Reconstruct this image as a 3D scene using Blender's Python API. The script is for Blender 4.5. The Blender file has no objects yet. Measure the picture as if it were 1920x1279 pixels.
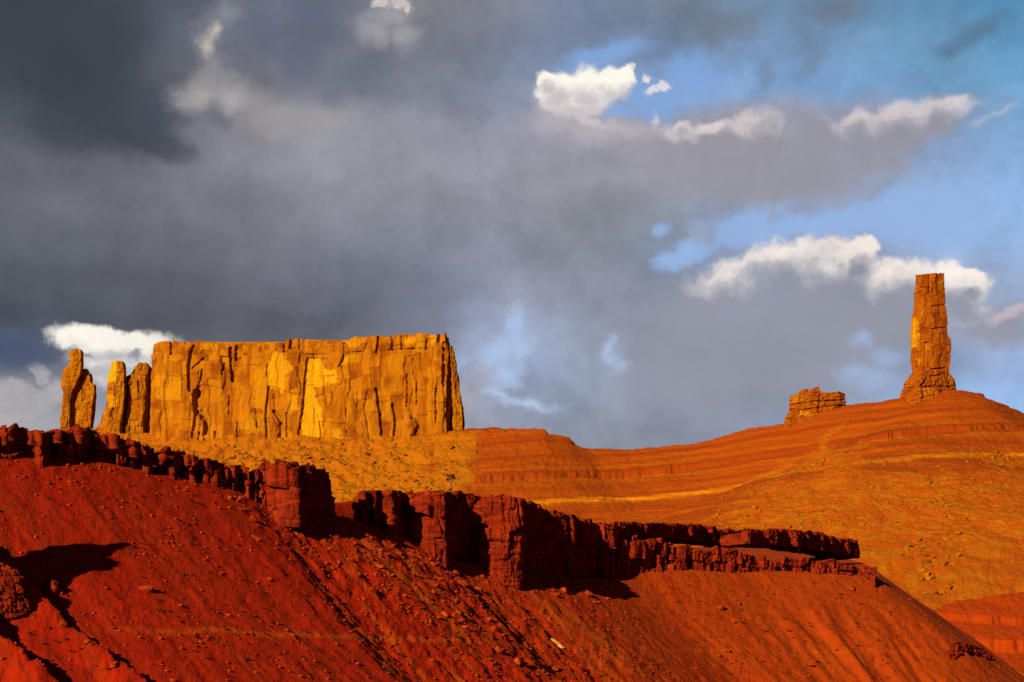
import bpy, math, random
import numpy as np

SC = bpy.context.scene
COL = SC.collection
R = math.radians

# ------------------------------------------------------------------ camera
F = 3583.0                      # focal length in photo pixels (1920 wide)
PITCH = R(10.75)
CP, SP = math.cos(PITCH), math.sin(PITCH)
cam_d = bpy.data.cameras.new('camera')
cam = bpy.data.objects.new('camera', cam_d)
COL.objects.link(cam)
cam_d.sensor_width = 36.0
cam_d.lens = F / 1920.0 * 36.0
cam_d.clip_start = 0.5
cam_d.clip_end = 60000
cam.location = (0, 0, 0)
cam.rotation_euler = (math.pi / 2 + PITCH, 0, 0)
SC.camera = cam

# ------------------------------------------------------------------ light
EXPOSURE = 1.0
SUN_AZ = R(33)                  # how far to the left of straight behind the camera
SUN_EL = R(20)
SC.view_settings.view_transform = 'Standard'
SC.view_settings.look = 'None'
SC.view_settings.exposure = EXPOSURE
SC.view_settings.gamma = 1.0
SC.render.engine = 'CYCLES'
SC.cycles.max_bounces = 3
SC.cycles.diffuse_bounces = 1
SC.cycles.use_adaptive_sampling = True
SC.cycles.adaptive_threshold = 0.02
SC.cycles.use_denoising = False

to_sun = np.array([-math.sin(SUN_AZ) * math.cos(SUN_EL), -math.cos(SUN_AZ) * math.cos(SUN_EL), math.sin(SUN_EL)])
sun_d = bpy.data.lights.new('sun', 'SUN')
sun_d.energy = 5.0
sun_d.angle = R(0.5)
sun_d.color = (1.0, 0.74, 0.42)
sun = bpy.data.objects.new('sun', sun_d)
COL.objects.link(sun)
from mathutils import Vector
sun.rotation_euler = Vector(to_sun).to_track_quat('Z', 'Y').to_euler()
sun.location = (-800, -800, 900)


def pt(px, py, Y):
    """World point seen at photo pixel (px, py), Y metres ahead."""
    x = (px - 960.0) / F
    yc = (639.5 - py) / F
    return np.array([x * Y / (CP - yc * SP), Y, (SP + yc * CP) * Y / (CP - yc * SP)])


def proj(P):
    dep = P[..., 1] * CP + P[..., 2] * SP
    up = -P[..., 1] * SP + P[..., 2] * CP
    return 960.0 + F * P[..., 0] / dep, 639.5 - F * up / dep


def lin(c):
    return tuple(((v / 255.0) / 12.92 if v / 255.0 <= 0.04045 else ((v / 255.0 + 0.055) / 1.055) ** 2.4) for v in c)


# ------------------------------------------------------------------ sky
SKY = [  # colours of the evening cloud cover, by direction (rows: elevation, columns: azimuth)
 [(62,70,76),(58,66,72),(68,74,84),(92,98,112),(108,114,130),(98,108,130),(140,141,148),(128,130,140),(132,134,145),(118,130,155),(112,125,145),(118,128,142),(105,135,165),(105,130,155),(100,145,180),(88,136,170),(82,144,188)],
 [(58,66,70),(58,66,70),(68,76,86),(100,106,120),(110,114,130),(100,106,125),(125,128,138),(118,122,135),(120,130,150),(120,140,172),(112,130,155),(112,125,145),(125,155,195),(112,138,165),(112,158,198),(98,138,168),(92,152,196)],
 [(68,76,86),(60,67,70),(66,73,78),(108,110,120),(118,120,128),(110,116,132),(118,124,138),(120,126,142),(128,138,158),(150,160,185),(130,165,215),(130,170,220),(125,162,206),(120,158,202),(120,162,205),(112,154,190),(105,160,204)],
 [(85,90,100),(72,78,84),(70,78,88),(104,106,116),(138,136,141),(140,140,148),(140,140,148),(132,134,145),(135,138,152),(160,158,170),(156,156,168),(158,157,168),(155,154,166),(150,155,175),(165,165,180),(140,165,200),(120,165,205)],
 [(104,106,114),(106,107,115),(106,107,115),(116,115,123),(128,128,134),(138,138,146),(142,142,150),(138,140,150),(138,140,150),(146,146,154),(146,146,154),(152,150,160),(148,148,158),(148,155,178),(142,164,200),(145,180,225),(140,178,222)],
 [(98,102,110),(98,102,110),(104,106,114),(112,112,120),(118,118,126),(128,130,140),(134,136,145),(134,136,145),(134,138,148),(136,140,150),(134,138,148),(142,150,168),(150,178,218),(142,170,212),(150,185,230),(150,185,230),(145,182,228)],
 [(84,88,94),(84,88,94),(90,93,100),(96,99,106),(106,108,118),(115,118,128),(118,122,134),(126,130,142),(130,134,148),(136,141,154),(130,138,152),(140,162,198),(152,160,182),(152,158,174),(156,172,204),(158,188,230),(155,190,235)],
 [(76,80,86),(76,80,86),(80,84,90),(86,89,96),(94,97,106),(102,106,115),(106,110,122),(116,122,138),(146,152,168),(138,145,160),(138,145,160),(145,150,165),(146,151,166),(150,154,168),(156,158,172),(156,160,178),(150,158,180)],
 [(58,70,95),(74,82,98),(80,83,90),(80,83,90),(86,90,98),(92,96,106),(100,104,115),(122,128,144),(158,172,202),(140,150,170),(144,152,168),(142,148,162),(140,146,162),(142,148,165),(140,155,185),(140,152,172),(150,170,205)],
 [(110,116,130),(105,115,136),(130,138,152),(120,125,138),(100,105,115),(105,110,120),(110,115,125),(150,152,168),(166,182,212),(135,145,162),(140,148,165),(135,142,158),(132,140,155),(130,138,155),(145,165,200),(160,190,235),(155,188,235)],
 [(165,165,170),(165,165,172),(160,160,170),(150,152,160),(140,144,154),(140,144,154),(145,148,160),(160,158,172),(148,156,176),(140,148,165),(138,145,160),(135,142,158),(137,150,175),(150,170,205),(155,185,230),(155,190,238),(155,190,238)],
 [(165,165,170),(165,165,172),(160,160,170),(150,152,160),(140,144,154),(140,144,154),(145,148,160),(160,158,172),(148,156,176),(140,148,165),(138,145,160),(135,142,158),(137,150,175),(150,170,205),(155,185,230),(155,190,238),(155,190,238)],
]
SKYA = np.array([[lin(tuple(v * k for v, k in zip(c, (1.045, 1.045, 1.06) if 3 <= r <= 8 and k_ < 9 else (1, 1, 1)))) for k_, c in enumerate(row)] for r, row in enumerate(SKY)])


def sky_sample(px, py):
    gx = min(max(px / 120.0, 0), 15.999); gy = min(max(py / 80.0, 0), 10.999)
    i, j = int(gx), int(gy); a, b = gx - i, gy - j
    return ((SKYA[j, i] * (1 - a) + SKYA[j, i + 1] * a) * (1 - b) + (SKYA[j + 1, i] * (1 - a) + SKYA[j + 1, i + 1] * a) * b)


def azel(px, py):
    p = pt(px, py, 1000.0)
    return math.atan2(p[0], p[1]), math.atan2(p[2], math.hypot(p[0], p[1]))


def build_world():
    w = bpy.data.worlds.new('World'); SC.world = w; w.use_nodes = True
    nt = w.node_tree; N = nt.nodes; L = nt.links; N.clear()

    def nd(t, **k):
        n = N.new(t)
        for a, b in k.items(): setattr(n, a, b)
        return n

    def put(sock, v):
        if hasattr(v, 'is_linked') or isinstance(v, bpy.types.NodeSocket): L.new(v, sock)
        else: sock.default_value = v

    def ma(op, a, b=0.0, c=None, clamp=False):
        n = nd('ShaderNodeMath', operation=op, use_clamp=clamp)
        put(n.inputs[0], a); put(n.inputs[1], b)
        if c is not None: put(n.inputs[2], c)
        return n.outputs[0]

    def vm(op, a, b):
        n = nd('ShaderNodeVectorMath', operation=op)
        put(n.inputs[0], a); put(n.inputs[1], b)
        return n.outputs[0]

    def mapr(v, a, b, c=0.0, d=1.0, smooth=True):
        n = nd('ShaderNodeMapRange', interpolation_type='SMOOTHSTEP' if smooth else 'LINEAR')
        put(n.inputs[0], v)
        for i, q in enumerate((a, b, c, d)): n.inputs[i + 1].default_value = q
        return n.outputs[0]

    def mix(f, a, b):
        n = nd('ShaderNodeMix', data_type='RGBA')
        put(n.inputs[0], f)
        put(n.inputs[6], a if not isinstance(a, tuple) else (*a[:3], 1)); put(n.inputs[7], b if not isinstance(b, tuple) else (*b[:3], 1))
        return n.outputs[2]

    def noise(vec, scale, detail=5, rough=0.55, out='Fac', off=(0, 0, 0), lac=2.0):
        v = vm('ADD', vec, off)
        n = nd('ShaderNodeTexNoise', noise_dimensions='3D')
        L.new(v, n.inputs['Vector'])
        n.inputs['Scale'].default_value = scale; n.inputs['Detail'].default_value = detail
        n.inputs['Roughness'].default_value = rough; n.inputs['Lacunarity'].default_value = lac
        return n.outputs[out]

    tc = nd('ShaderNodeTexCoord')
    sep = nd('ShaderNodeSeparateXYZ'); L.new(tc.outputs['Generated'], sep.inputs[0])
    az = ma('ARCTAN2', sep.outputs[0], sep.outputs[1])
    el = ma('ARCSINE', sep.outputs[2])
    cb = nd('ShaderNodeCombineXYZ'); L.new(az, cb.inputs[0]); L.new(el, cb.inputs[1])
    q = cb.outputs[0]                       # (azimuth, elevation, 0) in radians
    # turbulence of the cloud cover
    nc = noise(q, 9.0, 6, 0.55, 'Color', (3.1, 1.7, 0))
    w1 = vm('MULTIPLY', vm('SUBTRACT', nc, (0.5, 0.5, 0.5)), (0.045, 0.034, 0))
    nf = noise(q, 38.0, 5, 0.6, 'Color', (7.3, 2.2, 4))
    w2 = vm('MULTIPLY', vm('SUBTRACT', nf, (0.5, 0.5, 0.5)), (0.018, 0.015, 0))
    qw = vm('ADD', vm('ADD', q, w1), w2)
    sw = nd('ShaderNodeSeparateXYZ'); L.new(qw, sw.inputs[0])
    # smooth colour field: one ramp per elevation
    A0, A1 = R(-16.5), R(16.5)
    E0, E1, NR, NCOL = R(6.5), R(21.6), 14, 24
    ta = ma('DIVIDE', ma('SUBTRACT', sw.outputs[0], A0), A1 - A0, clamp=True)
    te = ma('DIVIDE', ma('SUBTRACT', sw.outputs[1], E0), (E1 - E0) / (NR - 1))
    field = None
    for r in range(NR):
        e = E0 + (E1 - E0) * r / (NR - 1)
        ramp = nd('ShaderNodeValToRGB'); cr = ramp.color_ramp; cr.interpolation = 'B_SPLINE'
        while len(cr.elements) < NCOL: cr.elements.new(0.5)
        for c in range(NCOL):
            a = A0 + (A1 - A0) * c / (NCOL - 1)
            d = np.array([math.sin(a) * math.cos(e), math.cos(a) * math.cos(e), math.sin(e)])
            px, py = proj(d)
            cr.elements[c].position = c / (NCOL - 1)
            cr.elements[c].color = (*sky_sample(float(px), float(py)), 1)
        L.new(ta, ramp.inputs[0])
        if field is None: field = ramp.outputs[0]
        else: field = mix(mapr(te, r - 1, r), field, ramp.outputs[0])
    # billow light and dark inside the cover
    b1 = noise(qw, 22.0, 6, 0.6, 'Fac', (1.3, 9.1, 2))
    b2 = noise(qw, 7.0, 3, 0.5, 'Fac', (5.3, 0.1, 6))
    b3 = noise(qw, 60.0, 5, 0.65, 'Fac', (6.6, 1.9, 8))
    lum = ma('ADD', ma('ADD', mapr(b1, 0.3, 0.7, 0.82, 1.19, False), mapr(b3, 0.3, 0.7, -0.05, 0.05, False)), mapr(b2, 0.3, 0.7, -0.07, 0.07, False))
    mul = nd('ShaderNodeVectorMath', operation='SCALE'); L.new(field, mul.inputs[0]); L.new(lum, mul.inputs[3])
    cur = mul.outputs[0]

    # distinct cloud shapes and gaps: unions of ellipses, edges broken by noise
    qc = vm('ADD', q, vm('MULTIPLY', vm('SUBTRACT', noise(q, 60.0, 6, 0.62, 'Color', (2.2, 5.5, 1)), (0.5, 0.5, 0.5)), (0.020, 0.016, 0)))
    edge = noise(q, 70.0, 6, 0.57, 'Fac', (8.8, 3.3, 7))

    def union(ells, src):
        acc = None
        for (px, py, rx, ry, *rot) in ells:
            a, e = azel(px, py)
            m = nd('ShaderNodeMapping', vector_type='TEXTURE')
            L.new(src, m.inputs[0])
            m.inputs[1].default_value = (a, e, 0)
            m.inputs[2].default_value = (0, 0, R(rot[0]) if rot else 0)
            m.inputs[3].default_value = (rx / F * 1.03, ry / F, 1)
            ln = nd('ShaderNodeVectorMath', operation='LENGTH'); L.new(m.outputs[0], ln.inputs[0])
            f = ma('SUBTRACT', 1.0, ln.outputs['Value'])
            if acc is None: acc = f
            else: acc = ma('SMOOTH_MAX', acc, f, 0.25)
        return acc

    def layer(ells, col, lo, hi, amp, opac=1.0, src=None, col2=None, under=None):
        nonlocal cur
        if under is not None:                   # first a wide soft body below the sunlit crest
            layer([(e[0], e[1] + 10, e[2] * 1.45, e[3] * 1.7, *e[4:]) for e in ells], tuple((a + b) / 2 for a, b in zip(under, col2 or col)), -0.2, 1.0, 0.9, 0.75)
        # (the tiny term only orders the evaluation of the layers)
        tiny = nd('ShaderNodeVectorMath', operation='MULTIPLY_ADD')
        L.new(cur, tiny.inputs[0]); tiny.inputs[1].default_value = (1e-7, 1e-7, 0); L.new(src or qc, tiny.inputs[2])
        f = union(ells, tiny.outputs[0])
        f = ma('ADD', f, ma('MULTIPLY', ma('SUBTRACT', edge, 0.5), amp))
        m = mapr(f, lo, hi)
        if opac < 1: m = ma('MULTIPLY', m, opac)
        c = lin(col)
        if col2 is not None:
            sh = mapr(noise(q, 48.0, 6, 0.6, 'Fac', (0.7, 6.1, 3)), 0.38, 0.62)
            c = mix(sh, lin(col2), c)
        cur = mix(m, cur, c)
        if under is not None:                   # then its shaded base, eating into the crest from below
            layer([(e[0] + 4, e[1] + e[3] * 1.35 + 5, e[2] * 1.1, e[3] * 0.8, *e[4:]) for e in ells], under, -0.15, 0.95, 1.1, 0.65)

    def cumulus(ells, white, grey, dy, lo, hi, amp, opac=0.95, dx=0.0, s0=-0.05, s1=0.55, crest=None):
        """A cloud body whose top edge catches the sun: shade follows how much cloud lies above the point."""
        nonlocal cur
        tiny = nd('ShaderNodeVectorMath', operation='MULTIPLY_ADD')
        L.new(cur, tiny.inputs[0]); tiny.inputs[1].default_value = (1e-7, 1e-7, 0); L.new(qc, tiny.inputs[2])
        en = ma('MULTIPLY', ma('SUBTRACT', edge, 0.5), amp)
        f = ma('ADD', union(ells, tiny.outputs[0]), en)
        t2 = nd('ShaderNodeVectorMath', operation='MULTIPLY_ADD')
        cb2 = nd('ShaderNodeCombineXYZ'); L.new(f, cb2.inputs[0])
        L.new(cb2.outputs[0], t2.inputs[0]); t2.inputs[1].default_value = (1e-7, 0, 0)
        L.new(vm('ADD', qc, (dx / F, dy / F, 0)), t2.inputs[2])
        f2 = ma('ADD', union(ells, t2.outputs[0]), ma('MULTIPLY', en, 1.1))
        bil = noise(q, 26.0, 5, 0.6, 'Fac', (3.7, 8.1, 5))
        f2 = ma('ADD', f2, mapr(bil, 0.35, 0.65, -0.24, 0.32, False))
        t3 = nd('ShaderNodeVectorMath', operation='MULTIPLY_ADD')
        cb3 = nd('ShaderNodeCombineXYZ'); L.new(f2, cb3.inputs[0])
        L.new(cb3.outputs[0], t3.inputs[0]); t3.inputs[1].default_value = (1e-7, 0, 0); L.new(qw, t3.inputs[2])
        reg = mapr(union(crest, t3.outputs[0]), -0.15, 0.45) if crest else 1.0
        shade = ma('MAXIMUM', mapr(f2, s0, s1), ma('SUBTRACT', 1.0, reg)) if crest else mapr(f2, s0, s1)
        mid = tuple((a * 0.55 + b * 0.45) for a, b in zip(white, grey))
        c = mix(mapr(shade, 0.0, 0.5, 0, 1, False), lin(white), lin(mid))
        c = mix(mapr(shade, 0.4, 1.0, 0, 1, False), c, lin(grey))
        fn = nd('ShaderNodeVectorMath', operation='SCALE'); L.new(c, fn.inputs[0]); L.new(mapr(b1, 0.3, 0.7, 0.93, 1.07, False), fn.inputs[3])
        msk = mapr(f, lo, hi)
        if crest:                               # crisp along the sunlit crest, dissolving elsewhere
            mm = nd('ShaderNodeMix', data_type='FLOAT'); L.new(reg, mm.inputs[0]); L.new(mapr(f, -0.22, 0.55), mm.inputs[2]); L.new(msk, mm.inputs[3])
            msk = mm.outputs[0]
        cur = mix(ma('MULTIPLY', msk, opac), cur, fn.outputs[0])

    W = qw
    # soft grey and dark masses
    layer([(1840, 58, 85, 26, 24), (1780, 95, 40, 22, 30)], (88, 118, 146), -0.25, 1.0, 0.7, 0.8)
    layer([(1370, 45, 70, 35), (1330, 70, 35, 30), (1570, 20, 60, 25)], (112, 122, 138), -0.2, 0.8, 0.8, 0.7)
    layer([(1520, 120, 40, 22, 40), (1440, 130, 25, 35)], (116, 138, 165), -0.2, 0.8, 0.9, 0.7)
    layer([(180, 180, 190, 95, -25), (280, 255, 110, 40, -22), (120, 60, 200, 100)], (62, 69, 76), -0.1, 0.55, 0.3, 0.75)
    layer([(300, 200, 80, 80)], (70, 78, 90), -0.1, 0.7, 0.3, 0.6)
    layer([(560, 110, 60, 70), (500, 60, 60, 60), (590, 40, 60, 60)], (96, 104, 124), -0.1, 0.7, 0.4, 0.6)
    layer([(690, 130, 110, 45, 20)], (104, 110, 126), -0.1, 0.7, 0.5, 0.55)
    layer([(360, 185, 50, 40), (400, 165, 60, 45), (450, 185, 70, 42), (520, 220, 80, 40), (600, 225, 80, 34)], (158, 155, 157), -0.2, 0.9, 0.9, 0.75)
    layer([(372, 182, 40, 24), (430, 190, 36, 26)], (174, 171, 170), -0.3, 1.1, 1.0, 0.7)
    layer([(392, 75, 34, 48, -10), (425, 25, 30, 44, -30), (400, 120, 36, 40)], (148, 148, 152), -0.3, 1.2, 1.0, 0.7)
    layer([(391, 84, 20, 22), (402, 58, 14, 20, -20)], (200, 190, 176), -0.35, 1.1, 0.8, 0.8)
    layer([(412, 226, 40, 12, -10)], (112, 112, 122), -0.1, 0.8, 0.5, 0.8)
    layer([(700, 60, 55, 40), (760, 70, 40, 40), (735, 30, 60, 30)], (165, 163, 168), -0.1, 0.9, 0.7, 0.75)
    layer([(715, 6, 22, 14), (750, 4, 28, 14), (765, 12, 12, 16)], (238, 224, 208), -0.05, 0.6, 0.9, 0.9, None, (196, 188, 186))
    # blue gaps
    layer([(1130, 105, 110, 30, 12), (1230, 190, 70, 60), (1300, 140, 80, 60), (1160, 212, 50, 18)], (130, 168, 220), -0.1, 0.7, 0.6, 0.85)
    layer([(1420, 425, 130, 45, 8), (1560, 415, 160, 40), (1300, 468, 80, 32, 25), (1720, 400, 160, 70)], (148, 180, 226), -0.15, 0.5, 0.8, 0.85)
    layer([(1290, 470, 55, 22, 25), (1240, 430, 22, 18), (1265, 488, 40, 14)], (150, 182, 226), -0.3, 1.0, 1.1, 0.85)
    layer([(930, 670, 95, 60), (900, 640, 60, 40), (985, 640, 40, 60), (960, 720, 70, 40)], (158, 170, 198), -0.2, 0.9, 0.9, 0.75)
    layer([(970, 610, 24, 45), (925, 668, 70, 32, 20), (975, 655, 28, 45), (950, 700, 45, 30)], (172, 196, 232), -0.3, 1.0, 1.1, 0.9)
    layer([(1150, 672, 50, 48), (1090, 670, 20, 26)], (158, 168, 190), -0.2, 1.0, 0.9, 0.7)
    layer([(1140, 655, 18, 32), (1165, 690, 28, 18), (1152, 675, 24, 24)], (176, 198, 230), -0.3, 1.0, 1.1, 0.9)
    layer([(985, 755, 75, 12, -8), (930, 740, 30, 14)], (182, 202, 230), -0.3, 1.0, 1.1, 0.85)
    layer([(970, 733, 50, 9, 4), (1000, 720, 25, 20)], (138, 150, 172), -0.1, 0.7, 0.9, 0.8)
    layer([(900, 705, 35, 30), (870, 740, 30, 40)], (172, 170, 184), -0.1, 0.8, 0.6, 0.6)
    LATE = [(1618, 640, 26, 22), (1598, 700, 42, 22), (1640, 708, 50, 26), (1660, 670, 40, 22)]
    layer([(1660, 630, 60, 18, 15), (1540, 600, 60, 60)], (146, 152, 168), -0.1, 0.8, 0.6, 0.6)
    cumulus([(1280, 250, 26, 16), (1342, 244, 44, 18), (1318, 290, 75, 52), (1370, 276, 50, 46), (1430, 262, 62, 58, 8), (1520, 282, 70, 60), (1608, 258, 46, 54), (1690, 246, 80, 52, 14), (1765, 216, 60, 34, 20), (1480, 335, 210, 62), (1650, 315, 60, 32, 10), (1250, 300, 70, 60)],
            (228, 214, 213), (152, 151, 162), 24, -0.2, 0.36, 0.85, 0.88, 0, -0.5, 0.65, [(1300, 246, 70, 34), (1430, 232, 95, 46), (1605, 225, 50, 36), (1690, 225, 90, 54, 15), (1775, 205, 70, 30, 20)])
    layer([(1500, 395, 60, 20, 10), (1650, 350, 50, 24, 28), (1330, 440, 24, 34)], (142, 152, 176), -0.25, 1.0, 1.2, 0.75)
    cumulus([(1390, 545, 105, 58, 12), (1480, 510, 95, 66), (1560, 512, 85, 66), (1612, 470, 36, 24, 10), (1690, 545, 80, 62), (1785, 542, 68, 54), (1822, 512, 24, 14), (1500, 650, 230, 140), (1330, 660, 190, 150), (1640, 600, 130, 60), (1870, 612, 90, 42, -10)],
            (252, 240, 230), (146, 150, 165), 38, -0.12, 0.26, 0.75, 0.95, 0, -0.5, 0.7, [(1400, 490, 115, 60, 10), (1510, 468, 130, 66), (1610, 460, 70, 46), (1690, 512, 85, 60, 10), (1790, 525, 95, 80)])
    layer([(1905, 585, 40, 12, 10), (1880, 596, 40, 12)], (205, 190, 196), -0.3, 1.0, 1.0, 0.75)
    layer(LATE, (160, 184, 222), -0.35, 1.0, 1.2, 0.7)
    layer([(1570, 380, 40, 18, 10), (1310, 435, 26, 32), (1630, 350, 60, 24, 28)], (150, 162, 188), -0.05, 0.8, 0.8, 0.8)
    layer([(1045, 225, 75, 40), (1110, 242, 80, 34), (1025, 200, 34, 40), (1180, 245, 60, 24)], (184, 175, 183), -0.2, 0.9, 0.8, 0.85)
    # sunlit cumulus edges
    cumulus([(1052, 172, 52, 42), (1100, 168, 58, 42), (1145, 158, 46, 32, 12), (1176, 146, 24, 18, 10), (1100, 198, 48, 20), (1030, 150, 26, 20)],
            (255, 251, 238), (205, 196, 197), 18, -0.14, 0.32, 0.65, 0.97, 0, 0.0, 1.0, [(1080, 158, 110, 50), (1170, 145, 60, 34)])
    layer([(1246, 163, 18, 11, 25), (1222, 150, 8, 12), (1228, 170, 20, 8, 20)], (236, 226, 222), -0.05, 0.6, 0.8, 0.85)
    layer([(1228, 228, 12, 24), (1090, 222, 90, 14, -14)], (212, 202, 206), -0.05, 0.8, 0.8, 0.7)
    layer([(1810, 205, 40, 14, 20), (1875, 210, 45, 9, 25), (1845, 225, 30, 8, 15)], (180, 186, 208), -0.2, 1.1, 1.0, 0.7)
    # underside shade of the two long clouds
    cumulus([(205, 634, 112, 24, -4), (140, 634, 52, 22), (240, 668, 75, 34), (190, 664, 66, 34), (215, 702, 70, 34), (300, 650, 50, 26)],
            (255, 250, 236), (186, 184, 188), 30, -0.15, 0.4, 0.7, 0.95, 0, -0.2, 1.1, [(200, 645, 150, 60), (230, 680, 90, 50)])
    layer([(150, 655, 26, 8, -14), (252, 662, 20, 10, 25)], (124, 134, 154), -0.05, 0.7, 0.6, 0.8)
    layer([(75, 700, 34, 16, -40), (30, 740, 90, 34, -10), (10, 780, 110, 44), (100, 735, 30, 30)], (182, 178, 180), -0.05, 0.6, 0.6, 0.9, None, (165, 164, 170))
    layer([(30, 665, 75, 40, -8)], (70, 84, 112), -0.05, 0.7, 0.4, 0.7)

    # beyond the picture: broken storm cover over the Nishita evening sky
    sky = nd('ShaderNodeTexSky', sky_type='NISHITA', sun_disc=False)
    sky.sun_elevation = SUN_EL; sky.sun_rotation = math.pi + SUN_AZ
    sky.altitude = 1400; sky.air_density = 1.0; sky.dust_density = 0.6; sky.ozone_density = 2.0
    BG = 0.1
    k = 1.0 / (BG * 2 ** EXPOSURE)
    sc = nd('ShaderNodeVectorMath', operation='SCALE'); L.new(cur, sc.inputs[0]); sc.inputs[3].default_value = k
    cover = mapr(noise(tc.outputs['Generated'], 3.0, 6, 0.6, 'Fac', (4, 4, 4)), 0.30, 0.48)
    g = lin((44, 48, 54)); storm = tuple(v * k for v in g)
    skd = nd('ShaderNodeVectorMath', operation='SCALE'); L.new(sky.outputs[0], skd.inputs[0]); skd.inputs[3].default_value = 0.35
    far_sky = mix(ma('MULTIPLY', cover, 0.94), skd.outputs[0], storm)
    inside = ma('MULTIPLY', mapr(ma('ABSOLUTE', az), R(17), R(28), 1, 0), mapr(el, R(22.5), R(32), 1, 0))
    final = mix(inside, far_sky, sc.outputs[0])
    bg = nd('ShaderNodeBackground'); L.new(final, bg.inputs[0]); bg.inputs[1].default_value = BG
    out = nd('ShaderNodeOutputWorld'); L.new(bg.outputs[0], out.inputs[0])
    w.cycles.sampling_method = 'MANUAL'; w.cycles.sample_map_resolution = 512


build_world()


# ------------------------------------------------------------------ noise
def _h(ix, iy, iz, seed):
    ix = ix.astype(np.int64); iy = np.asarray(iy).astype(np.int64); iz = np.asarray(iz).astype(np.int64)
    n = (ix * 374761393 + iy * 668265263 + iz * 2147483647 + seed * 974711 + 1013) & 0xffffffff
    n = ((n ^ (n >> 13)) * 1274126177) & 0xffffffff
    n = ((n ^ (n >> 16)) * 2246822519) & 0xffffffff
    n = n ^ (n >> 15)
    return (n & 0xffffff) / float(0x1000000)


def h2(ix, iy, seed): return _h(ix, iy, np.zeros(1), seed)


def pn2(x, y, seed=0):
    """Gradient noise, about -1..1."""
    xi = np.floor(x); yi = np.floor(y); fx = x - xi; fy = y - yi
    u = fx * fx * fx * (fx * (fx * 6 - 15) + 10); v = fy * fy * fy * (fy * (fy * 6 - 15) + 10)
    def g(dx, dy):
        a = h2(xi + dx, yi + dy, seed) * 2 * math.pi
        return np.cos(a) * (fx - dx) + np.sin(a) * (fy - dy)
    return ((g(0, 0) * (1 - u) + g(1, 0) * u) * (1 - v) + (g(0, 1) * (1 - u) + g(1, 1) * u) * v) * 1.5


def fbm2(x, y, seed=0, oct=5, gain=0.5, lac=2.03):
    s = 0; a = 1.0; f = 1.0
    for o in range(oct):
        s = s + a * pn2(x * f + o * 17.3, y * f - o * 9.1, seed + o * 31)
        a *= gain; f *= lac
    return s


def vn3(x, y, z, seed=0):
    xi = np.floor(x); yi = np.floor(y); zi = np.floor(z)
    fx = x - xi; fy = y - yi; fz = z - zi
    u = fx * fx * (3 - 2 * fx); v = fy * fy * (3 - 2 * fy); w = fz * fz * (3 - 2 * fz)
    def c(a, b, d): return _h(xi + a, yi + b, zi + d, seed)
    return (((c(0, 0, 0) * (1 - u) + c(1, 0, 0) * u) * (1 - v) + (c(0, 1, 0) * (1 - u) + c(1, 1, 0) * u) * v) * (1 - w)
            + ((c(0, 0, 1) * (1 - u) + c(1, 0, 1) * u) * (1 - v) + (c(0, 1, 1) * (1 - u) + c(1, 1, 1) * u) * v) * w) * 2 - 1


def fbm3(P, scale, seed=0, oct=4, gain=0.5):
    s = 0; a = 1.0; f = 1.0 / scale
    for o in range(oct):
        s = s + a * vn3(P[..., 0] * f + o * 7.7, P[..., 1] * f, P[..., 2] * f, seed + o * 13)
        a *= gain; f *= 2.03
    return s


def sstep(a, b, x):
    t = np.clip((x - a) / (b - a), 0, 1)
    return t * t * (3 - 2 * t)


def brick(s, z, w, h, seed):
    """Jointed rock: random id per block, position across it, metres to the nearest vertical joint."""
    x = s / w
    i = np.floor(x)
    def b(k): return k + 0.7 * (h2(k, k * 0, seed) - 0.5)
    lo = b(i); i = np.where(x < lo, i - 1, i)
    hi = b(i + 1); i = np.where(x >= hi, i + 1, i)
    lo = b(i); hi = b(i + 1)
    y = z / h + h2(i, i * 0, seed + 5) * 7.0
    j = np.floor(y); fj = y - j
    r = h2(i, j, seed + 9); r2 = h2(i, j, seed + 11); r3 = h2(i, i * 0, seed + 14)
    f = (x - lo) / np.maximum(hi - lo, 1e-3)
    return r, r2, r3, f, np.minimum(x - lo, hi - x) * w, fj


def poly_d(px, py, poly):
    """Signed pixel distance to a polygon, positive inside."""
    ins = np.zeros(px.shape, bool); d = np.full(px.shape, 1e9)
    n = len(poly)
    for k in range(n):
        x0, y0 = poly[k]; x1, y1 = poly[(k + 1) % n]
        ex, ey = x1 - x0, y1 - y0
        t = np.clip(((px - x0) * ex + (py - y0) * ey) / (ex * ex + ey * ey + 1e-9), 0, 1)
        d = np.minimum(d, np.hypot(px - x0 - t * ex, py - y0 - t * ey))
        c = ((y0 > py) != (y1 > py)) & (px < (x1 - x0) * (py - y0) / (y1 - y0 + 1e-12) + x0)
        ins ^= c
    return np.where(ins, d, -d)


def line_d(px, py, pts):
    d = np.full(px.shape, 1e9)
    for (x0, y0), (x1, y1) in zip(pts[:-1], pts[1:]):
        ex, ey = x1 - x0, y1 - y0
        t = np.clip(((px - x0) * ex + (py - y0) * ey) / (ex * ex + ey * ey + 1e-9), 0, 1)
        d = np.minimum(d, np.hypot(px - x0 - t * ex, py - y0 - t * ey))
    return d


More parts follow.
